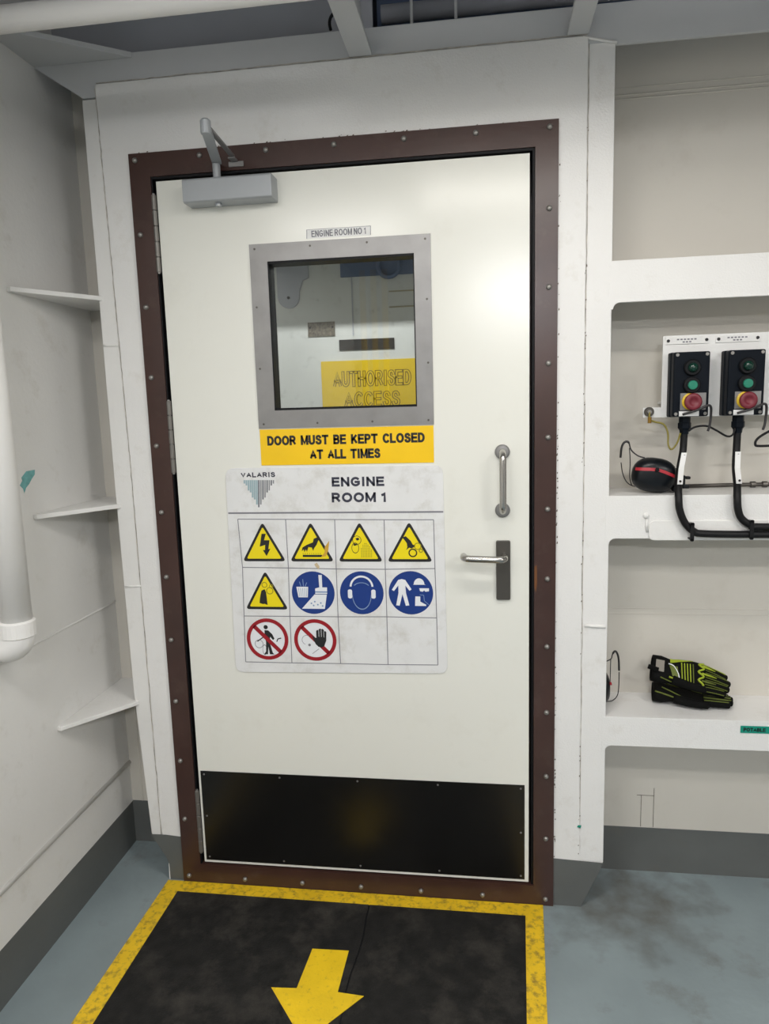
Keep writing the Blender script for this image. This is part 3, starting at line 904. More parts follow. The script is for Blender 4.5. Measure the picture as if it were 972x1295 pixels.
# 3 irritant: face and fumes
p, r = tri_pic(455.0, 686.4)
mb = MB()
cc = p.P([(-0.14, 0.12)])[0]; mb.ring(cc, 0.011, 0.0125, Y3, 20)
cc = p.P([(-0.22, -0.24)])[0]; mb.ring(cc, 0.010, 0.0115, Y3, 20, sx=0.9, sz=1.3)
mb.flat(p.P([(-0.20, 0.20), (-0.06, 0.24), (-0.02, 0.14), (-0.14, 0.10)]), Y3).flat(p.P([(-0.30, -0.06), (-0.14, -0.04), (-0.16, -0.12), (-0.28, -0.14)]), Y3)
mb.build('symbol', PRINTK, r)
mb = MB()
for i in range(7):
    for j in range(9):
        x = 0.06 + i * 0.075; z = -0.64 + j * 0.075
        if z < 0.05 - abs(x - 0.26) * 1.3:
            mb.disc(p.P([(x, z)])[0], 0.0016, Y3, 6)
mb.build('symbol_dots', PICYD, r)
# 4 hand in rollers
p, r = tri_pic(517.6, 686.4)
mb = MB().flat(p.P([(-0.32, 0.24), (-0.16, 0.30), (0.06, 0.08), (0.14, -0.08), (0.26, -0.14), (0.10, -0.26), (-0.02, -0.22), (-0.16, -0.34), (-0.10, -0.20), (-0.12, -0.02), (-0.20, 0.10)]), Y3)
mb.ring(p.P([(0.14, -0.46)])[0], 0.0085, 0.0120, Y3, 20).build('symbol', PRINTK, r)
MB().ring(p.P([(0.36, -0.16)])[0], 0.0075, 0.0100, Y3, 18).ring(p.P([(0.50, -0.36)])[0], 0.003, 0.0060, Y3, 14).build('symbol_gear', PICYD, r)
# 5 hand and gears
p, r = tri_pic(336.3, 747.6)
MB().flat(p.P([(-0.22, 0.02), (-0.06, 0.10), (0.0, -0.05), (0.02, -0.34), (0.04, -0.66), (-0.10, -0.60), (-0.18, -0.62), (-0.34, -0.56), (-0.32, -0.40), (-0.28, -0.2)]), Y3).build('symbol', PRINTK, r)
MB().ring(p.P([(-0.06, 0.30)])[0], 0.0060, 0.0085, Y3, 18).ring(p.P([(0.18, 0.02)])[0], 0.0080, 0.0105, Y3, 18).ring(p.P([(0.26, 0.24)])[0], 0.0040, 0.0060, Y3, 14).build('symbol_gear', PICYD, r)


def disc_pic(px, py):
    p = Pic(px, py)
    return p, MB().disc(p.c, S * 1.005, Y1, 48).build('mandatory_disc', PICB, sg)


# 6 keep tidy
p, r = disc_pic(395.8, 749.6)
mb = MB().flat(p.P([(-0.78, 0.28), (-0.22, 0.28), (-0.26, -0.22), (-0.70, -0.22)]), Y3)
mb.flat(p.P([(0.28, 0.84), (0.44, 0.84), (0.44, 0.26), (0.66, 0.26), (0.66, -0.05), (0.10, -0.05), (0.10, 0.20), (0.30, 0.26)]), Y3)
mb.flat(p.P([(0.06, -0.08), (0.64, -0.08), (0.52, -0.76), (-0.56, -0.76)]), Y3).build('symbol', PICW, r)
mb = MB()
for k in range(5):
    stroke(mb, p.P([(-0.68 + 0.1 * k, 0.22)])[0], p.P([(-0.64 + 0.08 * k, -0.18)])[0], 0.0012, Y4)
mb.build('bin_lines', PICL, r)
stroke(MB(), p.P([(0.10, 0.04)])[0], p.P([(0.66, 0.04)])[0], 0.004, Y4).build('brush_band', PICL, r)
mb = MB()
for a_, b_ in ((-0.1, -0.5), (0.06, -0.42), (0.2, -0.56), (0.34, -0.48), (0.0, -0.6), (0.42, -0.62)):
    mb.disc(p.P([(a_, b_)])[0], 0.0026, Y4, 6)
mb.build('dust_dots', PICL, r)
mb = MB()
stroke(mb, p.P([(-0.56, 0.30)])[0], p.P([(-0.62, 0.52)])[0], 0.002, Y3)
stroke(mb, p.P([(-0.44, 0.30)])[0], p.P([(-0.46, 0.64)])[0], 0.002, Y3)
stroke(mb, p.P([(-0.36, 0.30)])[0], p.P([(-0.28, 0.48)])[0], 0.002, Y3)
mb.build('symbol_litter', PICL, r)
# 7 ear protection
p, r = disc_pic(457.2, 749.8)
cc = p.P([(0.0, 0.26)])[0]
mb = MB().ring(cc, S * 0.46, S * 0.55, Y3, 24, math.radians(4), math.radians(176))
mb.flat(p.P(rrect(-0.64, -0.44, -0.26, 0.16, 0.08)), Y3).flat(p.P(rrect(0.44, 0.64, -0.26, 0.16, 0.08)), Y3).build('symbol', PICW, r)
MB().ring(p.P([(0.0, -0.06)])[0], S * 0.42, S * 0.45, Y3, 24, math.radians(182), math.radians(358), sx=1.0, sz=1.62).ring(p.P([(0.0, 0.22)])[0], S * 0.30, S * 0.34, Y3, 12, math.radians(30), math.radians(150), sx=1.2, sz=0.8).build('symbol_outline', PICL, r)
# 8 protective clothing
p, r = disc_pic(519.3, 749.8)
mb = MB().flat(p.P([(-0.56, 0.60), (-0.40, 0.64), (-0.24, 0.60), (0.04, 0.16), (-0.06, 0.10), (-0.24, 0.34), (-0.22, 0.0), (-0.08, -0.58), (-0.24, -0.60), (-0.38, -0.06), (-0.52, -0.60), (-0.68, -0.58), (-0.56, 0.0), (-0.56, 0.34), (-0.76, 0.08), (-0.86, 0.14)]), Y3)
mb.flat(p.P([(0.10, 0.38)] + [(0.38 + 0.24 * math.cos(math.radians(a)), 0.40 + 0.28 * math.sin(math.radians(a))) for a in range(180, -1, -20)] + [(0.68, 0.38)]), Y3)
mb.flat(p.P([(0.38, 0.22), (0.82, 0.22), (0.82, 0.08), (0.66, 0.06), (0.60, 0.12), (0.54, 0.06), (0.42, 0.08)]), Y3)
mb.flat(p.P([(0.20, -0.16), (0.42, -0.16), (0.42, -0.40), (0.68, -0.54), (0.68, -0.60), (0.18, -0.60)]), Y3).build('symbol', PICW, r)
mb = MB()
stroke(mb, p.P([(0.40, -0.08)])[0], p.P([(0.58, -0.10)])[0], 0.0014, Y3)
stroke(mb, p.P([(0.58, -0.10)])[0], p.P([(0.60, -0.36)])[0], 0.0014, Y3)
stroke(mb, p.P([(0.60, -0.36)])[0], p.P([(0.80, -0.54)])[0], 0.0014, Y3)
mb.build('symbol_outline', PICL, r)


def ban_pic(px, py):
    p = Pic(px, py)
    d = MB().disc(p.c, S * 1.0, Y1, 48).build('prohibition_disc', PICW, sg)
    return p, d


def ban_ring(p, d, y):
    a = math.radians(-45)
    mb = MB().ring(p.c, S * 0.83, S * 1.005, y, 48)
    stroke(mb, p.P([(0.88 * math.cos(a), 0.88 * math.sin(a))])[0], p.P([(-0.88 * math.cos(a), -0.88 * math.sin(a))])[0], 0.0115, y)
    mb.build('red_ring', PICR, d)


# 9 unauthorised person
p, d = ban_pic(338.2, 808.2)
mb = MB().disc(p.P([(-0.06, 0.58)])[0], 0.0062, Y3, 16)
mb.flat(p.P([(-0.12, 0.44), (0.06, 0.42), (0.24, 0.24), (0.34, 0.02), (0.26, -0.04), (0.14, 0.12), (0.08, -0.10), (0.22, -0.66), (0.30, -0.74), (0.08, -0.74), (0.02, -0.36), (-0.02, -0.74), (-0.20, -0.74), (-0.10, -0.60), (-0.08, -0.12), (-0.14, 0.10)]), Y3)
stroke(mb, p.P([(-0.16, 0.12)])[0], p.P([(-0.50, -0.12)])[0], 0.003, Y3)
stroke(mb, p.P([(0.44, -0.12)])[0], p.P([(0.50, 0.02)])[0], 0.003, Y3)
stroke(mb, p.P([(0.50, 0.02)])[0], p.P([(0.66, 0.06)])[0], 0.003, Y3)
mb.build('symbol', PRINTK, d)
MB().ring(p.P([(-0.42, -0.24)])[0], 0.011, 0.0125, Y3, 16).ring(p.P([(-0.16, -0.52)])[0], 0.009, 0.0105, Y3, 14, sz=1.5, sx=0.6).build('symbol_outline', PRINTG, d)
ban_ring(p, d, Y4)
# 10 keep hands out
p, d = ban_pic(398.5, 809.4)
ban_ring(p, d, Y3)
MB().flat(p.P([(-0.14, 0.22), (0.02, 0.10), (0.06, 0.12), (0.06, 0.44), (0.12, 0.50), (0.17, 0.46), (0.19, 0.52), (0.26, 0.56), (0.31, 0.52), (0.36, 0.55), (0.42, 0.50), (0.44, 0.42), (0.50, 0.44), (0.54, 0.38), (0.52, -0.02), (0.42, -0.28), (0.30, -0.36), (0.14, -0.32), (0.02, -0.20), (-0.10, 0.06)]), Y4).build('symbol', PRINTK, d)
for x, z0_, z1_ in ((0.185, 0.16, 0.46), (0.30, 0.16, 0.50), (0.42, 0.14, 0.42)):
    stroke(MB(), p.P([(x, z0_)])[0], p.P([(x, z1_)])[0], 0.0012, Y4 - 0.0002).build('finger_line', PICW, d)
mb = MB().ring(p.P([(-0.40, 0.0)])[0], 0.013, 0.0142, Y4, 18, math.radians(60), math.radians(250)).disc(p.P([(-0.28, -0.24)])[0], 0.004, Y4, 8)
stroke(mb, p.P([(-0.16, -0.66)])[0], p.P([(0.16, -0.42)])[0], 0.0014, Y4)
mb.build('symbol_outline', PRINTG, d)

# =================================================================== FLOOR MAT
mt_ = thing('floor_mat', 'black anti-slip mat with yellow border and arrow before the door', 'floor mat', (0.5, -0.5, 0.0))
xo0, xo1 = (lambda y: -0.0493 + 0.0106 * y), (lambda y: 1.0723 + 0.0555 * y)
xi0, xi1 = (lambda y: 0.0005 + 0.008 * y), (lambda y: 1.0228 + 0.0489 * y)
ye = -1.55
H = 0.003


def seamx(y):
    return 0.585 + 0.03 * y + 0.004 * math.sin(y * 23)


ys_ = [-0.056 - (1.494) * k / 24 for k in range(25)]
MB().prism([(xi0(-0.056), -0.056)] + [(seamx(y) - 0.002, y) for y in ys_] + [(xi0(ye), ye)], 0.0, H - 0.001, 'xy').build('anti_slip_sheet', MATK, mt_)
MB().prism([(seamx(y) + 0.002, y) for y in ys_] + [(xi1(ye), ye), (xi1(-0.056), -0.056)], 0.0, H - 0.0012, 'xy').build('anti_slip_sheet', MATK, mt_)
MB().prism([(xo0(-0.012), -0.012), (xi0(-0.057), -0.057), (xi0(ye), ye), (xo0(ye), ye)], 0.0, H, 'xy').build('border_stripe', MATY, mt_)
MB().prism([(xo1(-0.012), -0.012), (xi1(-0.058), -0.058), (xi1(ye), ye), (xo1(ye), ye)], 0.0, H, 'xy').build('border_stripe', MATY, mt_)
MB().prism([(xo0(-0.012), -0.012), (xo1(-0.012), -0.012), (xi1(-0.058), -0.058), (xi0(-0.057), -0.057)], 0.0, H, 'xy').build('border_stripe', MATY, mt_)
MB().prism([(seamx(y) - 0.003, y) for y in ys_] + [(seamx(y) + 0.003, y) for y in reversed(ys_)], 0.0, H - 0.0022, 'xy').build('seam_joint', RUBBER, mt_)
MB().prism([(0.4565, -0.2394), (0.5537, -0.2363), (0.5514, -0.3705), (0.6169, -0.3753), (0.502, -0.515), (0.3847, -0.3737), (0.4479, -0.3695)], H - 0.001, H + 0.0002, 'xy').build('arrow', MATA, mt_)

# =================================================================== PIPES
# overhead pipe along the bulkhead
yp = -0.42
A, B = at(0, 43, yp), at(200, 18, yp)
rp = 0.0245
zc = (A.z + B.z) / 2 + rp * 0.98
tag(MB().tube([(XL - 0.0, yp, zc), (0.4, yp, zc), (1.2, yp, zc), (XR, yp, zc)], rp, 24).build('overhead_pipe', PIPEW, None, smooth=True),
    'white pipe running under the overhead beams, top left', 'pipe')
# vertical pipe on the left wall
vp = thing('wall_pipe', 'white vertical pipe ending in an elbow on the left wall', 'pipe', (-0.175, -0.41, 0.83))
xpp = -0.175
E1 = atx(31, 789, xpp)
rv = 0.034
yc = E1.y - rv * 0.75
MB().tube([(xpp, yc, 0.91), (xpp, yc, 1.5), (xpp, yc, 2.27)], rv, 24).build('pipe_run', PIPEW, vp, smooth=True)
MB().lathe([(rv, 0.902), (rv + 0.006, 0.906), (rv + 0.006, 0.940), (rv, 0.944)], (xpp, yc, 0), 'z', 24).build('collar', PIPEW, vp, smooth=False)
elb = [(xpp, yc, 0.925), (xpp, yc, 0.912)] + [(xpp - 0.03 + 0.03 * math.cos(t), yc, 0.908 - 0.03 * math.sin(t)) for t in [math.pi / 2 * k / 8 for k in range(9)]] + [(XL + 0.004, yc, 0.878)]
MB().tube(elb, rv + 0.003, 24).build('elbow', PIPEW, vp, smooth=True)
MB().lathe([(rv + 0.012, XL), (rv + 0.012, XL + 0.006), (rv + 0.004, XL + 0.008)], (0, yc, 0.878), 'x', 24).build('wall_flange', PIPEW, vp)
for z in (1.9, 1.2):
    MB().box(XL, xpp, yc - 0.012, yc + 0.012, z - 0.004, z + 0.004).build('bracket', PIPEW, vp)
# dark piping in the overhead space
tag(MB().tube([(0.66, 0.13, 2.425), (XR, 0.13, 2.425)], 0.022, 12).build('overhead_pipe', DECKP, None, smooth=True), 'dark grey pipe in the navy overhead space, top centre', 'pipe')
for x in (0.745, 0.855):
    tag(MB().tube([(x, 0.05, 2.338), (x, 0.05, ZC)], 0.004, 8).build('hanger_rod', BEAM), ('left' if x < 0.8 else 'right') + ' of two thin pale hanger rods above the header', 'rod')
cb_ = [at(418, 38, 0.02), at(416.5, 30, 0.02), at(418, 22, 0.02), at(424, 15, 0.02), at(432, 10, 0.02)]
tag(MB().tube(smooth_path(cb_), 0.004, 8).build('overhead_cable', CABLE, None, smooth=True), 'short black cable loop beside the left ceiling beam', 'cable')

# =================================================================== MOTOR CONTROL STATIONS (RIGHT BAY)
YP = 0.085
mp = thing('mounting_plate', 'white mounting plate carrying the two push-button stations', 'plate', (1.5, YP, 1.365))
MB().prism(rrect(1.3765, 1.80, 1.365, 1.5745, 0.004), YP, YP + 0.005).build('plate', WLAB, mp, bevel=0.001)
MB().prism(rrect(1.331, 1.378, 1.366, 1.392, 0.002), YP, YP + 0.005).build('earth_tab', WLAB, mp)
for x in (1.40, 1.77):
    MB().box(x - 0.012, x + 0.012, YP + 0.005, YB, 1.40, 1.406).build('bracket', WLAB, mp)
eb = MB().lathe([(0.0125, YP), (0.0125, YP - 0.006), (0.011, YP - 0.008)], (1.3455, 0, 1.381), 'y', 16).build('earth_bolt', DKSTEEL, mp)
MB().lathe([(0.0055, YP - 0.008), (0.0055, YP - 0.013)], (1.3455, 0, 1.381), 'y', 6).build('nut', ZINC, eb)


def station(x, label):
    YP = 0.0842
    t = thing('control_station', label, 'switch box', (x, YP, 1.3665), 'push-button stations on the white plate')
    z0, z1 = 1.3665, 1.530
    w2 = 0.0435
    MB().box(x - w2 - 0.002, x + w2 + 0.002, 0.058, YP, z0, z1).build('base', BLACKP, t, bevel=0.003)
    MB().box(x - w2, x + w2, 0.030, 0.0575, z0 + 0.001, z1 - 0.001).build('lid', BLACKP, t, bevel=0.004)
    for sx in (-1, 1):
        for z in (z0 + 0.008, z1 - 0.008):
            MB().lathe([(0.0042, 0.030), (0.0042, 0.0285)], (x + sx * (w2 - 0.008), 0, z), 'y', 10).build('screw', ZINC, t)
    # dark indicator lens with hood
    hd_ = MB().lathe([(0.0205, 0.030), (0.0205, 0.024), (0.018, 0.021), (0.013, 0.021)], (x, 0, 1.4895), 'y', 20).build('lamp_bezel', RUBBER, t)
    MB().lathe([(0.0125, 0.022), (0.0115, 0.016), (0.007, 0.0115), (0.001, 0.010)], (x, 0, 1.4895), 'y', 20).build('indicator_lens', GREEND, hd_, smooth=True)
    b2 = MB().lathe([(0.0205, 0.030), (0.0205, 0.022), (0.018, 0.020), (0.013, 0.020)], (x, 0, 1.4460), 'y', 20).build('button_bezel', RUBBER, t)
    MB().lathe([(0.0115, 0.021), (0.0115, 0.015), (0.010, 0.0135), (0.001, 0.0133)], (x, 0, 1.4460), 'y', 20).build('start_button', GREENB, b2)
    MB().box(x - 0.026, x + 0.036, 0.0285, 0.030, 1.384, 1.4265).build('legend_plate', STEEL, t)
    st = MB().lathe([(0.0215, 0.0285), (0.0215, 0.025), (0.018, 0.023)], (x - 0.001, 0, 1.4055), 'y', 24).build('stop_collar', YELP, t)
    MB().lathe([(0.013, 0.024), (0.016, 0.019), (0.0205, 0.016), (0.0215, 0.011), (0.019, 0.0075), (0.010, 0.007), (0.009, 0.009), (0.001, 0.009)], (x + 0.001, 0, 1.4045), 'y', 28).build('stop_button', REDB, st, smooth=True)
    MB().box(x - 0.028, x + 0.020, 0.0280, 0.030, 1.3685, 1.3815).build('name_strip', WLAB, t)
    # hinged lock bar with hook
    MB().tube(smooth_path([(x - 0.022, 0.020, 1.373), (x + 0.012, 0.012, 1.384), (x + 0.036, 0.012, 1.3945), (x + 0.044, 0.014, 1.390), (x + 0.046, 0.018, 1.372), (x + 0.044, 0.018, 1.345), (x + 0.040, 0.018, 1.330)], 5), 0.003, 8).build('lock_bar', WIREM, t, smooth=True)
    # cable gland
    gl_ = MB().lathe([(0.0145, 1.366), (0.0145, 1.352), (0.0165, 1.351), (0.0165, 1.338), (0.012, 1.332), (0.011, 1.322)], (x - 0.006, 0.058, 0), 'z', 6).build('cable_gland', BLACKP, t)
    return t


station(1.4350, 'black push-button station with red stop knob, left of the pair')
station(1.5655, 'black push-button station with red stop knob, right of the pair')
for x, nm in ((1.436, 'left'), (1.559, 'right')):
    t = thing('name_tag', 'white engraved name tag above the %s push-button station' % nm, 'label', (x, YP, 1.55))
    MB().box(x - 0.054, x + 0.054, YP - 0.0025, YP, 1.552, 1.570).build('plate', WLAB, t, bevel=0.0005)
    for sx in (-1, 1):
        MB().lathe([(0.0042, YP - 0.0025), (0.0036, YP - 0.005)], (x + sx * 0.047, 0, 1.561), 'y', 10).build('screw', PRINTK, t)
    mb = MB()
    for k in range(6):
        xx = x - 0.026 + k * 0.0085
        mb.box(xx, xx + 0.0055, YP - 0.0028, YP - 0.0025, 1.562, 1.5655)
    for k in range(3):
        xx = x - 0.012 + k * 0.008
        mb.box(xx, xx + 0.0055, YP - 0.0028, YP - 0.0025, 1.5555, 1.559)
    mb.build('print_marks', PRINTG, t)

# heavy cables dropping over the shelf edge
for x, nm, p in ((1.429, 'left', [(1.429, 0.058, 1.330), (1.427, 0.056, 1.28), (1.416, 0.038, 1.235), (1.405, 0.004, 1.195), (1.401, -0.017, 1.165), (1.404, -0.019, 1.135), (1.418, -0.0175, 1.102), (1.440, -0.0175, 1.080), (1.470, -0.0175, 1.0735), (1.62, -0.0175, 1.071), (1.9, -0.0175, 1.071)]),
                 ('r', 'right', [(1.5595, 0.058, 1.330), (1.558, 0.056, 1.28), (1.552, 0.038, 1.235), (1.546, 0.004, 1.195), (1.5405, -0.017, 1.165), (1.543, -0.019, 1.135), (1.553, -0.0175, 1.112), (1.576, -0.0175, 1.0955), (1.61, -0.0175, 1.0905), (1.9, -0.0175, 1.0905)])):
    t = thing('power_cable', 'thick black cable from the %s push-button station down over the shelf' % nm, 'cable', (p[4][0], 0, 1.071))
    MB().tube(smooth_path(p, 8), 0.0092, 12).build('sheath', CABLE, t, smooth=True)
    # long white cable marker strapped to it
    q0 = Vector(p[1]) + Vector((0.0, -0.013, -0.005)); q1 = Vector(p[3]) + Vector((0.0, -0.014, 0.004))
    qm = Vector(p[2]) + Vector((0, -0.014, 0.0))
    vs = []
    for qq in (q0, qm, q1):
        for sx in (-0.0065, 0.0065):
            vs.append(qq + Vector((sx, 0, 0)))
    mk = MB().add(vs + [v + Vector((0, 0.0015, 0)) for v in vs], [(0, 1, 3, 2), (2, 3, 5, 4), (6, 8, 9, 7), (8, 10, 11, 9), (0, 6, 7, 1), (4, 5, 11, 10), (0, 2, 8, 6), (2, 4, 10, 8), (1, 7, 9, 3), (3, 9, 11, 5)]).build('cable_marker', WLAB, t)
    for qq, dz in ((q0, -0.008), (q1, 0.008)):
        MB().lathe([(0.003, -0.002), (0.003, 0.0)], qq + Vector((0, -0.001, dz)), 'y', 8).build('marker_hole', PRINTK, mk)
for i, (x, z0, z1) in enumerate(((1.4335, 1.056, 1.104), (1.5745, 1.060, 1.110))):
    tt = MB().prism(rrect(x - 0.0045, x + 0.0045, z0, z1, 0.003), -0.030, -0.0265)
    tt.box(x - 0.004, x + 0.004, -0.030, -0.004, z1 - 0.006, z1 - 0.003).box(x - 0.004, x + 0.004, -0.030, -0.004, z0 + 0.003, z0 + 0.006)
    tag(tt.build('cable_tie', CABLE), 'black cable tie on the stringer, %s' % ('at the bend of the left cable' if i == 0 else 'where the two cables meet'), 'cable tie')

# earth wires
ew = thing('earth_wire', 'green-yellow earth wire from the round bolt to the left cable gland', 'wire', (1.37, 0.07, 1.27))
MB().tube(smooth_path([(1.3455, 0.074, 1.381), (1.345, 0.070, 1.362), (1.358, 0.070, 1.355), (1.380, 0.068, 1.348), (1.3905, 0.066, 1.325), (1.392, 0.064, 1.295), (1.400, 0.060, 1.283), (1.412, 0.056, 1.300), (1.418, 0.052, 1.325)], 6), 0.0024, 8).build('wire', EARTHW, ew, smooth=True)
MB().lathe([(0.005, 1.352), (0.005, 1.368)], (1.345, 0.070, 0), 'z', 10).build('lug', COPPER, ew)
tag(MB().tube(smooth_path([(1.438, 0.050, 1.330), (1.452, 0.048, 1.340), (1.480, 0.048, 1.342), (1.505, 0.048, 1.330), (1.530, 0.048, 1.315), (1.545, 0.050, 1.318), (1.552, 0.052, 1.338)], 6), 0.0026, 8).build('earth_wire', CABLE, None, smooth=True), 'dark earth wire hanging between the two cable glands', 'wire')
tag(MB().tube(smooth_path([(1.66, 0.05, 1.335), (1.632, 0.048, 1.325), (1.606, 0.048, 1.308), (1.600, 0.048, 1.293), (1.612, 0.048, 1.288), (1.68, 0.05, 1.290)], 6), 0.0032, 8).build('earth_wire', CABLE, None, smooth=True), 'dark wire loop at the right edge under the right station', 'wire')
# thin conduit on the shelf with couplings
sc_ = thing('shelf_conduit', 'thin grey conduit lying along the back of the middle shelf', 'conduit', (1.5, 0.15, 1.1695))
MB().tube([(1.46, 0.150, 1.1755), (1.60, 0.150, 1.1775), (1.9, 0.150, 1.178)], 0.0055, 10).build('tube', DKSTEEL, sc_, smooth=True)
for x in (1.635, 1.665):
    MB().lathe([(0.0085, x - 0.006), (0.0085, x + 0.006)], (0, 0.150, 1.178), 'x', 10).build('coupling', DKSTEEL, sc_)

# =================================================================== EAR DEFENDERS
def dome(mb, c, rx, rz, dep, sgn, n=28, rings=8, k=2.6):
    """super-ellipse cup bulging along y (sgn -1: toward the room)"""
    vs, fs = [], []
    for i in range(rings + 1):
        t = i / rings * math.pi / 2
        r, h = math.cos(t) ** 0.55, math.sin(t)
        for j in range(n):
            a = 2 * math.pi * j / n
            ca, sa = math.cos(a), math.sin(a)
            q_ = (abs(ca) ** k + abs(sa) ** k) ** (-1 / k)
            vs.append((c[0] + rx * max(r, 0.02) * ca * q_, c[1] + sgn * dep * h, c[2] + rz * max(r, 0.02) * sa * q_))
    for i in range(rings):
        for j in range(n):
            fs.append((i * n + j, i * n + (j + 1) % n, (i + 1) * n + (j + 1) % n, (i + 1) * n + j))
    fs.append(tuple(range(n))); fs.append(tuple(rings * n + j for j in range(n)))
    return mb.add(vs, fs)


em = thing('ear_defenders', 'black ear defenders with red stripe on the middle shelf', 'ear muffs', (1.36, 0.07, 1.1695))
ec = (1.357, 0.062, 1.2165)
def tilt(mb_):
    an = math.radians(-9)
    out = []
    for v in mb_.v:
        dx, dz = v[0] - ec[0], v[2] - ec[2]
        dx *= 1.0 - 0.9 * max(dz, 0)  # narrower crown
        out.append((ec[0] + dx * math.cos(an) - dz * math.sin(an), v[1], ec[2] + dx * math.sin(an) + dz * math.cos(an)))
    mb_.v = out
    return mb_


cup = tilt(dome(MB(), ec, 0.057, 0.0455, 0.036, -1)).build('ear_cup', MUFF, em, smooth=True)
# stripe hugging the dome
vs, fs = [], []
N = 22
for i in range(N + 1):
    u = -0.93 + 1.74 * i / N
    zz = 0.26 + 0.10 * math.cos(u * 2.0) - 0.13 * max(u, 0) * 1.3
    for dz in (-0.085, 0.085):
        z = zz + dz
        rr = (abs(u) ** 2.6 + abs(z) ** 2.6) ** (1 / 2.6)
        rr = min(rr, 0.985)
        h = math.sin(math.acos(rr ** (1 / 0.55)))
        vs.append((ec[0] + 0.057 * u, ec[1] - 0.036 * h - 0.0014, ec[2] + 0.0465 * z))
for i in range(N):
    fs.append((2 * i, 2 * i + 1, 2 * i + 3, 2 * i + 2))
tilt(MB().add(vs, fs)).build('red_stripe', RED, cup, smooth=True)
MB().lathe([(0.0045, -0.041), (0.006, -0.036)], (ec[0] + 0.0, ec[1], ec[2] + 0.0165), 'y', 10).build('pivot_knob', MUFF, cup)
MB().prism([(1.357 + 0.05 * math.cos(a) * (abs(math.cos(a)) ** 2.6 + abs(math.sin(a)) ** 2.6) ** (-1 / 2.6), 1.2165 + 0.042 * math.sin(a) * (abs(math.cos(a)) ** 2.6 + abs(math.sin(a)) ** 2.6) ** (-1 / 2.6)) for a in [2 * math.pi * k / 24 for k in range(24)]], 0.0615, 0.078).build('ear_cushion', RUBBER, em, bevel=0.004)
cup2 = dome(MB(), (1.396, 0.122, 1.203), 0.042, 0.033, 0.024, 1).build('ear_cup', MUFF, em, smooth=True)
MB().prism([(1.394 + 0.042 * math.cos(a), 1.203 + 0.033 * math.sin(a)) for a in [2 * math.pi * k / 24 for k in range(24)]], 0.104, 0.122).build('ear_cushion', RUBBER, em, bevel=0.004)
MB().box(1.405, 1.428, 0.050, 0.078, 1.172, 1.189).box(1.428, 1.447, 0.055, 0.070, 1.180, 1.190).box(1.428, 1.436, 0.055, 0.070, 1.188, 1.215).box(1.436, 1.449, 0.055, 0.070, 1.204, 1.212).build('band_clip', MUFF, em, bevel=0.003)
MB().tube(smooth_path([(1.3335, 0.060, 1.262), (1.316, 0.064, 1.268), (1.300, 0.068, 1.283), (1.293, 0.070, 1.303), (1.283, 0.070, 1.3035), (1.276, 0.070, 1.290), (1.2735, 0.070, 1.263)], 6), [0.0018] * 18 + [0.0030] * 19, 8).build('headband', WIREM, em, smooth=True)
MB().tube(smooth_path([(1.2755, 0.072, 1.250), (1.281, 0.078, 1.222), (1.292, 0.082, 1.198), (1.308, 0.080, 1.186), (1.325, 0.076, 1.186)], 6), 0.0014, 8).build('band_wire', WIREM, em, smooth=True)
MB().tube(smooth_path([(1.2965, 0.074, 1.288), (1.300, 0.078, 1.25), (1.300, 0.080, 1.21), (1.306, 0.080, 1.187)], 6), 0.0013, 8).build('band_wire', WIREM, em, smooth=True)

# second pair, mostly behind the stiffener on the lower shelf
e2 = thing('ear_defenders', 'black ear defenders half hidden behind the stiffener on the lower shelf', 'ear muffs', (1.22, 0.09, 0.568))
vsx = dome(MB(), (0, 0, 0), 0.052, 0.046, 0.030, -1)
mb = MB(); mb.f = vsx.f; mb.v = [(1.233 - v[1] * 0.9, 0.095 + v[0], 0.6175 + v[2]) for v in vsx.v]
c2 = mb.build('ear_cup', MUFF, e2, smooth=True)
MB().tube([(1.2590, 0.095 + 0.030 * math.cos(t), 0.632 + 0.004 * math.sin(3 * t)) for t in [math.pi * k / 12 for k in range(13)]], 0.0035, 8).build('red_stripe', RED, c2, smooth=True)
MB().prism([(0.095 + 0.046 * math.cos(a), 0.6175 + 0.040 * math.sin(a)) for a in [2 * math.pi * k / 24 for k in range(24)]], 1.196, 1.2325, 'yz').build('ear_cushion', RUBBER, e2, bevel=0.004)
yq = 0.10


def W(px, py, y=yq):
    return tuple(at(px, py, y))


MB().tube(smooth_path([W(760, 838), W(767, 836), W(772.5, 833), W(774, 828), W(777, 823.5), W(780, 826), W(782, 834), W(782.5, 848)], 6), [0.0016] * 20 + [0.0028] * 23, 8).build('headband', WIREM, e2, smooth=True)
MB().tube(smooth_path([W(782.5, 850), W(782, 870), W(780, 880), W(774, 886), W(766, 887)], 6), 0.0014, 8).build('band_wire', WIREM, e2, smooth=True)
MB().tube(smooth_path([W(772, 833), W(771.5, 850), W(771, 866)], 6), 0.0012, 8).build('band_wire', WIREM, e2, smooth=True)

